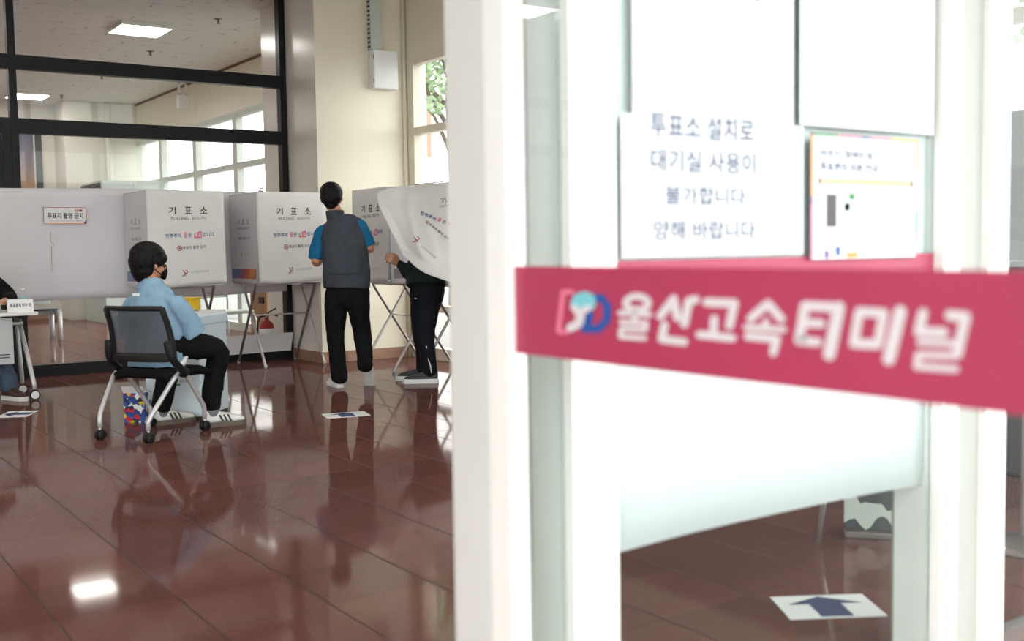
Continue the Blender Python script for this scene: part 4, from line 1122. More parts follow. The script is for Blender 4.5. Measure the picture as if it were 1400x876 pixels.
b = MB(); b.tube([(0, 0, 0.04), (0, 0, 0.92)], 0.02, M['silver'], n=12); b.build('pole', t)
b = MB(); b.lathe([(0.02, 0.92), (0.032, 0.93), (0.032, 0.98), (0.018, 0.99)], (0, 0, 0), M['blackp'], n=14); b.build('head', t)

# ------------------------------------------------------------------ outside the windows
def tree(x, y, h, rad, label, seed):
    t = thing('tree', label, 'tree', (x, y, 0), 0, 'trees outside the windows'); rr = random.Random(seed)
    b = MB(); b.tube(spline([(0, 0, -0.02), (0.05, 0.02, h * 0.3), (0.0, 0.1, h * 0.6), (0.05, 0, h * 0.85)], 4), [0.16 - 0.008 * i for i in range(13)], M['bark'], n=10)
    for i in range(7):
        a = rr.uniform(0, 6.28); b.tube([(0.02, 0.05, h * (0.4 + 0.06 * i)), (math.cos(a) * rad * 0.4, math.sin(a) * rad * 0.4, h * (0.52 + 0.06 * i)), (math.cos(a) * rad * 0.75, math.sin(a) * rad * 0.75, h * (0.58 + 0.06 * i))], [0.06, 0.035, 0.012], M['bark'], n=6)
    b.build('trunk', t)
    b = MB(); vs = []; fs = []
    for i in range(4200):
        d = V((rr.gauss(0, 1), rr.gauss(0, 1), rr.gauss(0, 1))).normalized() * (rr.random() ** 0.45)
        lump = 1 + 0.25 * math.sin(d.x * 5 + seed) * math.sin(d.y * 5) * math.sin(d.z * 4 + 1)
        c = V((d.x * rad * lump, d.y * rad * lump, h * 0.80 + d.z * h * 0.29 * lump)); s_ = rr.uniform(0.07, 0.14)
        e1 = V((rr.gauss(0, 1), rr.gauss(0, 1), rr.gauss(0, 0.6))).normalized(); e2 = e1.cross(V((rr.gauss(0, 1), rr.gauss(0, 1), rr.gauss(0, 1)))).normalized()
        k = len(vs); vs += [c - e1 * s_, c + e2 * s_ * 0.5, c + e1 * s_, c - e2 * s_ * 0.5]; fs.append((k, k + 1, k + 2, k + 3))
    b.add(vs, fs, M['leaf']); b.build('crown', t)


q = at(603, 120, X=11.0)
tree(11.2, q.y - 0.1, 7.2, 2.0, 'leafy tree outside the window beside the white door edge', 3)
q = at(1396, 20, X=14.0)
tree(14.0, q.y - 0.5, 7.5, 2.2, 'leafy tree outside the window at the right picture edge', 5)
q = at(589, 130, X=20.2)
t = thing('street_building', 'salmon coloured building outside the window beside the tree', 'building', (19.6, q.y + 2.3, 0))
b = MB(); b.box((0, 0, 6.7), (1.2, 4.6, 4.6), M['salmon']); b.build('wall', t)
b = MB(); b.box((0, 0, 2.2), (1.3, 4.7, 4.4), M['white_al']); b.build('lower_storey', t)
for zz in (5.9, 7.9):
    for yy in (-1.2, 1.2):
        b = MB(); b.box((-0.62, yy, zz), (0.08, 1.0, 1.2), M['white_al']); wdw = b.build('window', t)
        b = MB(); b.box((-0.67, yy, zz), (0.02, 0.85, 1.05), M['dgrey']); b.build('pane', wdw)
b = MB(); b.box((0, 0, 9.1), (1.6, 5.0, 0.3), M['roofm']); b.build('roof', t)

# ------------------------------------------------------------------ people
def unit(x, y, z=0.0): return V((x, y, z)).normalized()


def head_shape(mb, c, f, u, m):
    r = f.cross(u).normalized()
    ax = (r, f, u)
    mb.ell(c + u * 0.025 - f * 0.012, (0.076, 0.096, 0.090), m, ax)
    mb.ell(c + f * 0.030 - u * 0.045, (0.060, 0.058, 0.066), m, ax)
    mb.ell(c + f * 0.055 - u * 0.088, (0.030, 0.028, 0.024), m, ax)
    mb.ell(c + f * 0.096 - u * 0.018, (0.013, 0.016, 0.026), m, ax)
    mb.ell(c + f * 0.106 - u * 0.034, (0.016, 0.013, 0.011), m, ax)
    mb.ell(c + f * 0.088 - u * 0.066, (0.024, 0.010, 0.010), m, ax)
    for s in (-1, 1):
        mb.ell(c + r * (s * 0.082) - f * 0.008 - u * 0.012, (0.012, 0.020, 0.031), m, (r, (f - u * 0.25).normalized(), u))
        mb.ell(c + r * (s * 0.045) + f * 0.070 - u * 0.028, (0.025, 0.022, 0.022), m, ax)
        mb.ell(c + r * (s * 0.036) + f * 0.078 + u * 0.024, (0.028, 0.014, 0.010), m, ax)


def face_bits(c, f, u, parent):
    r = f.cross(u).normalized(); base = parent.location
    for s in (-1, 1):
        b = MB(); b.ell(c + r * (s * 0.034) + f * 0.078 + u * 0.006 - base, (0.014, 0.010, 0.007), M['paper'], (r, f, u), 10, 8)
        b.ell(c + r * (s * 0.034) + f * 0.0845 + u * 0.006 - base, (0.006, 0.005, 0.006), M['ink'], (r, f, u), 8, 6); b.build('eye', parent)
        b = MB(); b.tube([c + r * (s * 0.016) + f * 0.091 + u * 0.024 - base, c + r * (s * 0.034) + f * 0.090 + u * 0.030 - base, c + r * (s * 0.052) + f * 0.078 + u * 0.026 - base], 0.004, M['hair'], n=6); b.build('eyebrow', parent)


def hand(mb, wr, d, pn, m, side=1, curl=0.5):
    """wr wrist, d towards the fingers, pn palm normal (curl direction); thumb leaves the palm's side"""
    d = d.normalized(); pn = (pn - d * pn.dot(d)).normalized(); s = d.cross(pn).normalized() * side
    pc_ = wr + d * 0.05
    limb(mb, [wr - d * 0.01, wr + d * 0.03, wr + d * 0.075, wr + d * 0.092], [(0.026, 0.020), (0.036, 0.017), (0.042, 0.016), (0.040, 0.014)], m, side=s, n=12, k=3)
    for i, (off, ln) in enumerate(((0.031, 0.070), (0.010, 0.078), (-0.011, 0.072), (-0.031, 0.056))):
        b0 = wr + d * 0.085 + s * off; a = 0.0; p = b0; pts = [b0 - d * 0.015]
        pts.append(p)
        for q in (0.45, 0.32, 0.26):
            a += curl * (0.55 + 0.1 * i); p = p + (d * math.cos(a) + pn * math.sin(a)) * ln * q; pts.append(p)
        limb(mb, pts, [0.0095, 0.0095, 0.009, 0.0082, 0.007], m, n=8, k=2)
    t0 = wr + d * 0.025 + s * 0.034
    limb(mb, [t0 - s * 0.012, t0 + s * 0.018 + d * 0.022 + pn * 0.008, t0 + s * 0.026 + d * 0.050 + pn * 0.022, t0 + s * 0.022 + d * 0.070 + pn * 0.034], [0.013, 0.0115, 0.0100, 0.008], m, n=8, k=2)


def shoe(name, parent, heel, d, upper, sole, length=0.275, pitch=0.0, stripes=None, sole_h=0.026):
    """heel: point on the floor under the heel; d: toe direction; pitch lifts the heel about the toe"""
    d = d.normalized(); s = V((d.y, -d.x, 0)); u = V((0, 0, 1)); base = parent.location
    toe = heel + d * (length * 0.80)
    rot = Matrix.Identity(3)
    piv = V((toe.x, toe.y, 0))
    if pitch: rot = Matrix.Rotation(-pitch, 3, s)
    T = lambda p: piv + rot @ (p - piv)
    k = length / 0.275
    mb = MB()
    P = lambda a, b_, c: T(V((heel.x, heel.y, 0)) + d * (a * k) + s * b_ + u * c)
    limb(mb, [P(0.025, 0, 0.055), P(0.08, 0, 0.060), P(0.15, 0.002, 0.052), P(0.215, 0.004, 0.042), P(0.250, 0.003, 0.036)], [(0.034, 0.036), (0.036, 0.042), (0.041, 0.034), (0.040, 0.026), (0.028, 0.018)], upper, side=s, n=14)
    limb(mb, [P(0.035, 0, 0.06), P(0.04, 0, 0.105)], [(0.034, 0.042), (0.036, 0.046)], upper, side=s, cap=False)
    o = organic(mb, name, parent, upper, 0.006, 4)
    out = [(-0.006, 0), (0.0, -0.028), (0.03, -0.039), (0.09, -0.037), (0.15, -0.043), (0.21, -0.047), (0.255, -0.036), (0.277, -0.006), (0.27, 0.024), (0.235, 0.044), (0.18, 0.046), (0.10, 0.037), (0.03, 0.038), (0.0, 0.026)]
    b = MB()
    bot = [P(a, q, 0.0) - base for a, q in out]; mid = [P(a, q * 1.03, sole_h * 0.6) - base for a, q in out]; top = [P(a + 0.002, q * 0.97, sole_h + 0.006) - base for a, q in out]
    n_ = len(out)
    b.add(bot + mid + top, [tuple(range(n_))[::-1], tuple(range(2 * n_, 3 * n_))] + [(r_ * n_ + i, r_ * n_ + (i + 1) % n_, (r_ + 1) * n_ + (i + 1) % n_, (r_ + 1) * n_ + i) for r_ in (0, 1) for i in range(n_)], sole, False)
    b.build('sole', o)
    if stripes:
        for sd in (-1, 1):
            b = MB()
            for i in range(3):
                a0 = 0.105 + i * 0.026
                b.add([P(a0, sd * 0.0395, 0.034) - base, P(a0 + 0.012, sd * 0.0405, 0.034) - base, P(a0 - 0.006, sd * 0.0335, 0.078) - base, P(a0 - 0.018, sd * 0.033, 0.078) - base,
                       P(a0, sd * 0.0495, 0.034) - base, P(a0 + 0.012, sd * 0.0500, 0.034) - base, P(a0 - 0.006, sd * 0.0375, 0.078) - base, P(a0 - 0.018, sd * 0.0370, 0.078) - base],
                      [(0, 1, 2, 3), (4, 5, 6, 7), (0, 1, 5, 4), (1, 2, 6, 5), (2, 3, 7, 6), (3, 0, 4, 7)], stripes)
            b.build('stripe', o)
    return o


def dep(p): return (V(p) - CAM).dot(c_f)


# ---- the seated man with the pale blue shirt
t = thing('person', 'person seated on the office chair in pale blue shirt and black trousers, seen from behind', 'person', (2.05, 6.85, 0))
fw, rt = unit(0.93, 0.36), unit(0.36, -0.93)
up = V((0, 0, 1))
hf, hu = unit(0.96, 0.28, -0.06), unit(0.06, 0.0, 1)
hf = (hf - hu * hf.dot(hu)).normalized()
pel = V((2.03, 6.85, 0.55)); DA = dep(pel) + 0.04; hc = at(203.5, 360, D=DA + 0.05); nk = at(205, 390, D=DA + 0.03)
shL, shR = at(182, 415, D=6.95), at(240, 414, D=6.76)
elL, elR = at(170, 452, D=7.02), at(263, 452, D=6.84)
wrL, wrR = V((2.14, 7.06, 0.60)), V((2.26, 6.86, 0.60))
hpL, hpR = V((2.00, 6.935, 0.555)), V((2.08, 6.755, 0.555))
knL, knR = V((2.235, 7.13, 0.545)), at(296, 477, D=7.02)
anL, anR = at(221, 561, D=7.18), at(289, 560, D=7.06)
mb = MB(); sk = M['skin']
limb(mb, [pel, pel + V((0, 0, 0.2)), (shL + shR) / 2 - up * 0.10, (shL + shR) / 2, nk], [(0.12, 0.08), (0.11, 0.07), (0.12, 0.07), (0.11, 0.055), (0.055, 0.055)], sk, side=rt)
limb(mb, [nk - up * 0.03, nk + up * 0.03, hc - up * 0.05 - hf * 0.015], [0.056, 0.052, 0.052], sk)
head_shape(mb, hc, hf, hu, sk)
for sh_, el, wr, sd in ((shL, elL, wrL, -1), (shR, elR, wrR, 1)):
    limb(mb, [sh_, el, wr], [0.045, 0.038, 0.027], sk); hand(mb, wr, (fw * 0.9 - up * 0.35), -up, sk, side=-sd, curl=0.35)
for hp, kn, an in ((hpL, knL, anL), (hpR, knR, anR)):
    limb(mb, [hp, (hp + kn) / 2, kn, (kn + an) / 2, an - up * 0.02], [0.075, 0.068, 0.052, 0.045, 0.035], sk)
    pass
organic(mb, 'body', t, sk, 0.007, 4)
face_bits(hc, hf, hu, t)
# hair: full bowl cut with fringe, tapering to the nape
hr = hf.cross(hu).normalized(); ax = (hr, hf, hu); mb = MB(); H_ = M['hair']
mb.ell(hc + hu * 0.050 - hf * 0.012, (0.099, 0.114, 0.090), H_, ax, 20, 14)
mb.ell(hc + hu * 0.010 - hf * 0.048, (0.096, 0.080, 0.080), H_, ax, 20, 14)
mb.ell(hc - hu * 0.040 - hf * 0.048, (0.084, 0.064, 0.068), H_, ax, 20, 14)
mb.ell(hc - hu * 0.075 - hf * 0.052, (0.064, 0.044, 0.050), H_, ax, 20, 14)
mb.ell(hc + hu * 0.034 + hf * 0.055, (0.088, 0.055, 0.048), H_, ax, 20, 14)
for s in (-1, 1): mb.ell(hc + hr * (s * 0.070) + hu * 0.026 + hf * 0.01, (0.030, 0.060, 0.050), H_, ax)
organic(mb, 'hair', t, H_, 0.006, 3, wr=0.003, wf=22)
# black mask and its straps
b = MB(); base = t.location
def mk(a, e): return hc + hf * (0.030 + 0.080 * math.cos(a)) + hr * (0.074 * math.sin(a)) + hu * (-0.050 + e) - base + hf * (0.018 * math.cos(a) * (1 - abs(e) / 0.06))
b.grid(lambda u_, v_: mk((u_ - 0.5) * 2.3, (v_ - 0.5) * 0.10 * (1 - 0.35 * abs(u_ - 0.5) * 2)), 14, 8, M['blackc'], 0.003); msk = b.build('face_mask', t)
for s in (-1, 1):
    b = MB(); e0 = hc + hr * (s * 0.092) - hf * 0.018 - base
    b.tube(spline([mk(s * 1.12, 0.030), hc + hr * (s * 0.088) + hf * 0.02 + hu * 0.022 - base, e0 + hu * 0.020, e0 - hu * 0.02 - hf * 0.004, e0 - hu * 0.045 + hf * 0.015, mk(s * 1.12, -0.030)], 4), 0.0036, M['blackc'], n=6); b.build('strap', msk)
# shirt
mb = MB(); dm = M['denim']
def px_ring(px, py, half, depth, D): return at(px, py, D=D), (half / F_PX * D, depth)
rows = [px_ring(213, 500, 41, 0.150, DA), px_ring(213, 485, 43, 0.150, DA), px_ring(212, 460, 43, 0.145, DA), px_ring(211, 435, 41, 0.140, DA), px_ring(210.5, 418, 36, 0.125, DA + 0.005), px_ring(209, 405, 28, 0.105, DA + 0.01), px_ring(207, 395, 18, 0.080, DA + 0.02), px_ring(206, 384, 14, 0.066, DA + 0.03)]
rows = [(r[0], (r[1][0] * 1.08, r[1][1])) for r in rows]
vd = unit(c_f.x, c_f.y); vr = unit(c_r.x, c_r.y)
limb(mb, [r[0] for r in rows], [r[1] for r in rows], dm, side=rt, n=24, k=4, cap=False)
limb(mb, [at(197, 412, D=6.88), shL + up * 0.0, (shL + elL) / 2 , elL + (elL - shL) * 0.05], [0.040, 0.052, 0.066, 0.074], dm, n=16, cap=False)
limb(mb, [at(224, 412, D=6.80), shR, (shR + elR) / 2, elR + (elR - shR) * 0.12], [0.040, 0.052, 0.068, 0.078], dm, n=16, cap=False)
organic(mb, 'shirt', t, dm, 0.009, 5, wr=0.010, wf=8.5)
shirt_ob = [c for c in t.children if c.name.startswith('shirt')][0]
b = MB()
def coll(u_, v_):
    a = u_ * 2 * math.pi; c_ = at(206, 391 - 5 * v_, D=DA + 0.03)
    rr_ = 0.070 - 0.010 * v_ + 0.006 * (1 - v_)
    return c_ + hr * (math.cos(a) * rr_ * 0.98) + hf * (math.sin(a) * rr_) - base
b.grid(coll, 24, 4, dm, 0.004)
b.grid(lambda u_, v_: at(205, 386.5 + 9 * v_, D=DA + 0.025) + hr * (math.cos(math.pi + (u_ - 0.5) * 4.2 + 0.5 * math.pi + math.pi) * (0.064 + 0.024 * v_)) * 1.0 + hf * (-math.cos((u_ - 0.5) * 4.2) * (0.064 + 0.022 * v_)) - base, 20, 4, dm, 0.004)
b.build('collar', shirt_ob)
b = MB()
for (x0, y0, x1, y1) in ((181, 399.5, 191, 400.5), (181, 403.5, 191, 404.5), (181, 399.5, 183, 404.5), (189, 399.5, 191, 404.5)):
    pts = [at(x, y, D=6.70) for x, y in ((x0, y0), (x1, y0), (x1, y1), (x0, y1))]
lbq = [at(x, y, D=6.712) - base for x, y in ((180.5, 400.6), (191, 401.2), (190.5, 404.6), (181.3, 404.2))]
b.slab(lbq, vd * -1, 0.002, M['paper']); b.build('back_label', shirt_ob)
# white undershirt edge at the right hip
mb = MB(); limb(mb, [at(236, 499, D=6.74), at(245, 499.5, D=6.745), at(251.5, 494, D=6.77), at(255.5, 484, D=6.82)], [0.016, 0.018, 0.018, 0.012], M['paper'], n=12); organic(mb, 'undershirt', t, M['paper'], 0.006, 3)
# trousers
mb = MB(); bc = M['blackc']
limb(mb, [pel + up * 0.06, pel - up * 0.0, pel - up * 0.03 + fw * 0.04], [(0.155, 0.10), (0.165, 0.11), (0.15, 0.08)], bc, side=rt)
for hp, kn, an, w_ in ((hpL, knL, anL, 1), (hpR, knR, anR, 1)):
    limb(mb, [hp, hp * 0.5 + kn * 0.5 + up * 0.01, kn - (kn - hp).normalized() * 0.03, kn + up * -0.05 + (kn - hp).normalized() * 0.012, (kn + an) / 2, an + up * 0.035], [0.085, 0.084, 0.075, 0.070, 0.064, 0.062], bc, n=16, cap=True)
organic(mb, 'trousers', t, bc, 0.009, 4, wr=0.007, wf=10)
for an, dd in ((anL, unit(0.90, 0.10)), (anR, unit(0.90, 0.02))):
    mb = MB(); limb(mb, [an + up * 0.07, an - up * 0.015], [0.042, 0.046], M['gsock']); organic(mb, 'sock', t, M['gsock'], 0.006, 2)
    shoe('shoe', t, V((an.x, an.y, 0)) - dd * 0.055, dd, M['wshoe'], M['sole'], 0.285, stripes=M['ink'])

# ---- the standing man with the vest
t = thing('person', 'person standing with back turned in charcoal vest, blue short sleeves and black trousers', 'person', (3.98, 8.06, 0))
base = t.location
fw, rt = unit(0.50, 0.866), unit(0.866, -0.50)
fL, fR = at(466, 530, Z=0), at(503, 529, Z=0)
DB = dep((fL + fR) / 2)
P = lambda px, py, dd=0.0: at(px, py, D=DB + dd)
hf = unit(0.56, 0.83, -0.10); hu = (up - hf * up.dot(hf) + (-rt) * 0.05).normalized(); hf = (hf - hu * hf.dot(hu)).normalized()
hc = P(453.5, 270); nk = P(458, 293)
shL, shR = P(440, 318), P(491, 308); elL, elR = P(432, 356, 0.0), P(505, 338, 0.02)
wrL, wrR = elL + fw * 0.22 + rt * 0.06 + up * 0.03, elR + fw * 0.22 - rt * 0.07 + up * 0.02
pel = P(474, 400)
hpL, hpR = P(461, 402), P(489, 400); knL, knR = P(460, 456, 0.02), P(495, 456, 0.05); anL, anR = P(463, 517), P(499, 499, -0.10)
mb = MB()
limb(mb, [pel, P(473, 365), P(470, 330), P(465, 308), nk], [(0.14, 0.10), (0.13, 0.09), (0.155, 0.095), (0.13, 0.07), (0.055, 0.055)], sk, side=rt)
limb(mb, [nk + up * -0.03, nk + up * 0.03, hc - up * 0.05 - hf * 0.015], [0.058, 0.055, 0.056], sk)
head_shape(mb, hc, hf, hu, sk)
for sh_, el, wr, sd in ((shL, elL, wrL, -1), (shR, elR, wrR, 1)):
    limb(mb, [sh_, el, (el + wr) / 2, wr], [0.046, 0.042, 0.038, 0.027], sk); hand(mb, wr, fw * 0.8 - rt * (sd * 0.4), -rt * sd + up * -0.2, sk, side=-sd, curl=0.5)
for hp, kn, an in ((hpL, knL, anL), (hpR, knR, anR)):
    limb(mb, [hp, (hp + kn) / 2, kn, (kn + an) / 2, an], [0.08, 0.072, 0.055, 0.05, 0.036], sk)
organic(mb, 'body', t, sk, 0.007, 4); face_bits(hc, hf, hu, t)
hr = hf.cross(hu).normalized(); ax = (hr, hf, hu); mb = MB()
mb.ell(hc + hu * 0.036 - hf * 0.016, (0.093, 0.108, 0.092), H_, ax, 20, 14)
mb.ell(hc + hu * 0.000 - hf * 0.046, (0.088, 0.074, 0.080), H_, ax, 20, 14)
mb.ell(hc - hu * 0.052 - hf * 0.048, (0.058, 0.042, 0.050), H_, ax, 20, 14)
organic(mb, 'hair', t, H_, 0.006, 3, wr=0.003, wf=28)
mb = MB(); vm = M['vest']
rows = [px_ring(474, 394, 32, 0.150, DB), px_ring(474, 378, 32, 0.150, DB), px_ring(473, 358, 31, 0.145, DB), px_ring(471, 336, 31, 0.140, DB), px_ring(468, 318, 30.5, 0.120, DB), px_ring(465, 308, 26, 0.10, DB), px_ring(460, 299, 14, 0.078, DB), px_ring(458, 291, 11.5, 0.068, DB)]
limb(mb, [r[0] for r in rows], [r[1] for r in rows], vm, side=vr, n=26, k=4, cap=False)
limb(mb, [P(444, 316), P(466, 306), P(489, 306)], [0.052, 0.062, 0.052], vm, n=14)
vo = organic(mb, 'vest', t, vm, 0.009, 5, wr=0.007, wf=7)
for v in vo.data.vertices:       # lower hem on the left than on the right
    pass
b = MB()
c0_ = P(458.5, 296); 
b.grid(lambda u_, v_: P(459 - 1.5 * v_, 299 - 10.5 * v_) + hr * (math.cos(u_ * 2 * math.pi) * 0.069) + hf * (math.sin(u_ * 2 * math.pi) * 0.070) - base, 24, 4, vm, 0.006); b.build('collar', vo)
b = MB(); b.tube([P(443, 372) - vd * 0.155 - base + vr * 0.02, P(474, 374) - vd * 0.158 - base, P(504, 371) - vd * 0.15 - base - vr * 0.02], 0.004, M['vest'], n=6); b.build('seam', vo)
mb = MB(); sm_ = M['shirt']
limb(mb, [P(447, 317), shL, (shL + elL) / 2 - rt * 0.012, elL + up * 0.012], [0.05, 0.056, 0.060, 0.060], sm_, n=16, cap=False)
limb(mb, [P(483, 309), shR, (shR + elR) / 2 + rt * 0.008, elR + up * 0.012], [0.05, 0.055, 0.055, 0.054], sm_, n=16, cap=False)
limb(mb, [P(446, 318), P(466, 312), P(486, 310)], [0.045, 0.05, 0.045], sm_, n=12)
organic(mb, 'shirt', t, sm_, 0.008, 4, wr=0.005, wf=11)
mb = MB()
limb(mb, [P(475, 384), P(475, 396), P(475, 408)], [(0.165, 0.125), (0.175, 0.13), (0.165, 0.12)], bc, side=vr, n=18)
limb(mb, [P(460, 402), P(459, 428), P(459, 455, 0.02), P(460.5, 482), P(464, 516)], [(0.095, 0.105), (0.086, 0.095), (0.074, 0.08), (0.066, 0.07), (0.064, 0.074)], bc, side=vr, n=16)
limb(mb, [P(490, 400), P(491, 428, 0.02), P(495, 455, 0.05), P(498, 478, -0.02), P(499, 500, -0.09)], [(0.095, 0.105), (0.084, 0.095), (0.072, 0.08), (0.066, 0.07), (0.058, 0.07)], bc, side=vr, n=16)
organic(mb, 'trousers', t, bc, 0.009, 4, wr=0.008, wf=9)
shoe('shoe', t, fL, unit(0.12, 0.99), M['wshoe'], M['wsole'], 0.285)
shoe('shoe', t, at(505, 527, Z=0) - fw * 0.228, unit(0.50, 0.866), M['wshoe'], M['wsole'], 0.285, pitch=0.85)

# ---- the person under the lifted curtain
sc = at(580, 524, Z=0); DC = dep(sc) + 0.03
t = thing('person', 'person in dark jacket and navy track trousers half hidden under the lifted booth curtain', 'person', (sc.x, sc.y, 0))
base = t.location
fw, rt = unit(-0.36, 0.93), unit(0.93, 0.36)
P = lambda px, py, dd=0.0: at(px, py, D=DC + dd)
hf = unit(-0.5, 0.8, -0.25); hu = unit(-0.2, 0.3, 1); hf = (hf - hu * hf.dot(hu)).normalized()
hc = P(588, 297, 0.20); nk = P(590, 318, 0.16)
shL, shR = P(577, 334, 0.30), P(590, 336, -0.02)
elL, elR = P(590, 322, 0.45), P(560, 373, 0.02); wrL, wrR = P(585, 300, 0.40), P(547, 361, 0.05)
pel = P(584, 400)
hpL, hpR = P(580, 402, 0.10), P(588, 402, -0.02); knL, knR = P(575, 452, 0.16), P(581, 455, -0.01); anL, anR = P(578, 503, 0.22), P(588, 511, -0.01)
mb = MB()
limb(mb, [pel, P(583, 370, 0.03), P(585, 345, 0.10), P(589, 330, 0.13), nk], [(0.11, 0.13), (0.10, 0.125), (0.10, 0.14), (0.08, 0.12), (0.055, 0.055)], sk, side=fw)
limb(mb, [nk, (nk + hc) / 2, hc - hu * 0.04], [0.056, 0.054, 0.054], sk); head_shape(mb, hc, hf, hu, sk)
limb(mb, [shL, elL, wrL], [0.044, 0.038, 0.027], sk); limb(mb, [shR, elR, wrR], [0.044, 0.038, 0.028], sk)
hand(mb, wrL, up, -fw, sk, side=1, curl=0.5)
hd = (P(536.5, 354.5, 0.0) - wrR).normalized()
hand(mb, wrR, hd, (V((0, 0, -0.4)) + vd * 0.9), sk, side=-1, curl=0.75)
for hp, kn, an in ((hpL, knL, anL), (hpR, knR, anR)):
    limb(mb, [hp, (hp + kn) / 2, kn, (kn + an) / 2, an], [0.08, 0.072, 0.055, 0.048, 0.036], sk)
organic(mb, 'body', t, sk, 0.006, 3); face_bits(hc, hf, hu, t)
hr = hf.cross(hu).normalized(); ax = (hr, hf, hu); mb = MB()
mb.ell(hc + hu * 0.038 - hf * 0.016, (0.085, 0.104, 0.086), H_, ax, 18, 12); mb.ell(hc - hf * 0.045, (0.08, 0.07, 0.075), H_, ax, 18, 12)
organic(mb, 'hair', t, H_, 0.007, 3)
mb = MB(); jm = M['dgreen']
rows = [px_ring(581.5, 391, 27, 0.13, DC - 0.05), px_ring(582, 378, 26.5, 0.13, DC - 0.03), px_ring(583, 362, 25, 0.14, DC + 0.02), px_ring(586, 346, 22, 0.15, DC + 0.07), px_ring(588, 333, 19, 0.15, DC + 0.13), px_ring(590, 322, 11, 0.07, DC + 0.15)]
limb(mb, [r[0] for r in rows], [r[1] for r in rows], jm, side=vr, n=22, cap=False)
limb(mb, [shR, (shR + elR) / 2, elR, (elR + wrR) / 2, wrR], [0.065, 0.060, 0.054, 0.046, 0.036], jm, n=14)
limb(mb, [shL, (shL + elL) / 2, elL, (elL * 0.3 + wrL * 0.7)], [0.062, 0.058, 0.052, 0.042], jm, n=14)
organic(mb, 'jacket', t, jm, 0.009, 4, wr=0.008, wf=9)
mb = MB(); nm = M['navyc']
limb(mb, [P(584, 386), P(584, 398), P(583, 410)], [(0.140, 0.15), (0.145, 0.15), (0.135, 0.14)], nm, side=vr, n=18)
limb(mb, [P(585, 402, -0.02), P(583, 428, -0.02), P(581.5, 455, -0.01), P(585, 484, -0.01), P(588, 507, -0.01)], [(0.115, 0.10), (0.098, 0.09), (0.080, 0.08), (0.066, 0.068), (0.060, 0.060)], nm, side=vr, n=16)
limb(mb, [P(578, 402, 0.12), P(576, 428, 0.14), P(576, 455, 0.16), P(579, 484, 0.2), P(578.5, 505, 0.22)], [(0.105, 0.10), (0.090, 0.09), (0.075, 0.08), (0.062, 0.066), (0.058, 0.058)], nm, side=vr, n=16)
tr_ = organic(mb, 'trousers', t, nm, 0.009, 4, wr=0.006, wf=9)
b = MB(); off = -0.075
b.tube([P(583.0, 473, off - 0.005) - base, P(584.5, 488, off) - base, P(588.5, 500, off + 0.005) - base, P(590, 510, off + 0.005) - base], 0.005, M['paper'], n=6); b.build('piping', tr_)
b = MB(); fs_ = lambda x, y: P(566.5 + x, 407 + y, -0.118) - base
b.patch([(0, 0), (1.2, 2.0), (9.0, -2.0), (2.2, 0.9), (1.4, 0.0)], lambda x, y: fs_(x, y), M['paper']); b.build('swoosh_mark', tr_)
d_ = unit(-0.80, 0.55)
s1 = shoe('shoe', t, V((anR.x, anR.y, 0)) - d_ * 0.065, d_, M['gshoe'], M['wsole'], 0.30, sole_h=0.032)
s2 = shoe('shoe', t, V((anL.x, anL.y, 0)) - d_ * 0.065, d_, M['gshoe'], M['wsole'], 0.30, sole_h=0.032)
b = MB(); o_ = at(586, 515.5, D=dep(at(586, 520, Z=0)) - 0.02); b.slab([o_ + vr * 0.0 - s1.parent.location, o_ + vr * 0.03 + up * 0.004 - base, o_ + vr * 0.034 + up * 0.014 - base, o_ + vr * 0.004 + up * 0.012 - base], -vd, 0.002, M['lgink']); b.build('side_mark', s1)

# ---- the person at the table, mostly outside the picture
t = thing('person', 'person in black sleeves and blue jeans seated behind the white table', 'person', (1.30, 9.80, 0))
base = t.location
fw, rt = unit(0.10, -0.99), unit(-0.99, -0.10)
hc = V((1.33, 9.78, 1.205)); hf = fw; hu = up
shR, shL = V((1.14, 9.84, 1.00)), V((1.53, 9.80, 0.99))
elL = at(13, 413, D=dep((1.60, 9.66, 0.76))); wrL = at(4, 416, D=dep((1.42, 9.42, 0.75))); elR, wrR = V((1.00, 9.70, 0.81)), V((1.12, 9.46, 0.775)); wrL.z = 0.765; elL.z = 0.80
pel = V((1.32, 9.86, 0.555))
hpL, hpR = V((1.41, 9.84, 0.545)), V((1.23, 9.86, 0.545)); knL, knR = V((1.52, 9.50, 0.53)), V((1.22, 9.48, 0.53)); anL, anR = at(11, 524, D=dep((1.53, 9.28, 0.09))), V((1.22, 9.40, 0.09))
mb = MB()
limb(mb, [pel, pel + up * 0.2, (shL + shR) / 2 - up * 0.08, (shL + shR) / 2, hc - up * 0.16], [(0.14, 0.10), (0.13, 0.09), (0.15, 0.09), (0.13, 0.07), 0.056], sk, side=rt)
limb(mb, [hc - up * 0.19, hc - up * 0.06 - fw * 0.02], [0.055, 0.054], sk); head_shape(mb, hc, hf, hu, sk)
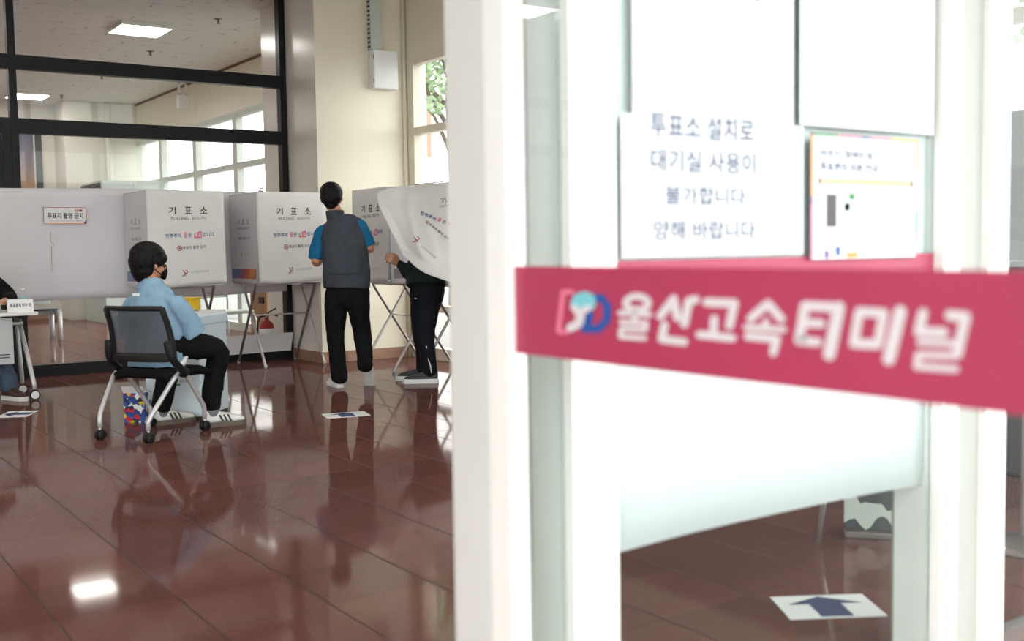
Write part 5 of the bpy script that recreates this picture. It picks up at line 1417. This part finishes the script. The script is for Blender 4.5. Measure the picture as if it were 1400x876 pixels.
for sh_, el, wr, sd in ((shL, elL, wrL, -1), (shR, elR, wrR, 1)):
    limb(mb, [sh_, el, wr], [0.044, 0.038, 0.027], sk); hand(mb, wr, fw * 0.5 + rt * (0.3 if sd < 0 else -0.3) + up * 0.02, -up, sk, side=-sd, curl=0.25)
for hp, kn, an in ((hpL, knL, anL), (hpR, knR, anR)):
    limb(mb, [hp, kn, an], [0.075, 0.055, 0.034], sk)
organic(mb, 'body', t, sk, 0.008, 3); face_bits(hc, hf, hu, t)
hr = hf.cross(hu).normalized(); ax = (hr, hf, hu); mb = MB(); mb.ell(hc + hu * 0.038 - hf * 0.016, (0.086, 0.105, 0.088), H_, ax); mb.ell(hc - hf * 0.045, (0.08, 0.07, 0.08), H_, ax); organic(mb, 'hair', t, H_, 0.008, 3)
mb = MB()
limb(mb, [pel - up * 0.02, pel + up * 0.2, (shL + shR) / 2 - up * 0.06, (shL + shR) / 2 + up * 0.02, hc - up * 0.165], [(0.165, 0.125), (0.155, 0.12), (0.17, 0.115), (0.13, 0.09), (0.066, 0.066)], bc, side=rt, cap=False)
limb(mb, [shR, (shL + shR) / 2 + up * 0.035, shL], [0.060, 0.085, 0.060], bc)
for sh_, el, wr in ((shL, elL, wrL), (shR, elR, wrR)): limb(mb, [sh_, el, el * 0.25 + wr * 0.75], [0.066, 0.056, 0.042], bc, cap=False)
organic(mb, 'sweater', t, bc, 0.010, 4, wr=0.006)
mb = MB(); jn = M['jeans']
limb(mb, [pel + up * 0.04, pel - up * 0.02], [(0.17, 0.12), (0.165, 0.11)], jn, side=rt)
for hp, kn, an in ((hpL, knL, anL), (hpR, knR, anR)): limb(mb, [hp, (hp + kn) / 2, kn, (kn + an) / 2, an + up * 0.02], [0.088, 0.082, 0.074, 0.068, 0.066], jn); limb(mb, [an + up * 0.05, an - up * 0.025], [0.064, 0.060], jn)
organic(mb, 'jeans', t, jn, 0.010, 4, wr=0.007)
for an in (anL, anR): shoe('shoe', t, V((an.x, an.y, 0)) - unit(0.45, -0.9) * 0.06, unit(0.45, -0.9), M['brown'], M['wsole'], 0.28)
dup(oc, (1.31, 9.93, 0), math.atan2(-0.99, 0.10) - math.pi / 2, 'black office chair under the person at the white table, at the left picture edge')
bpy.context.view_layer.update()
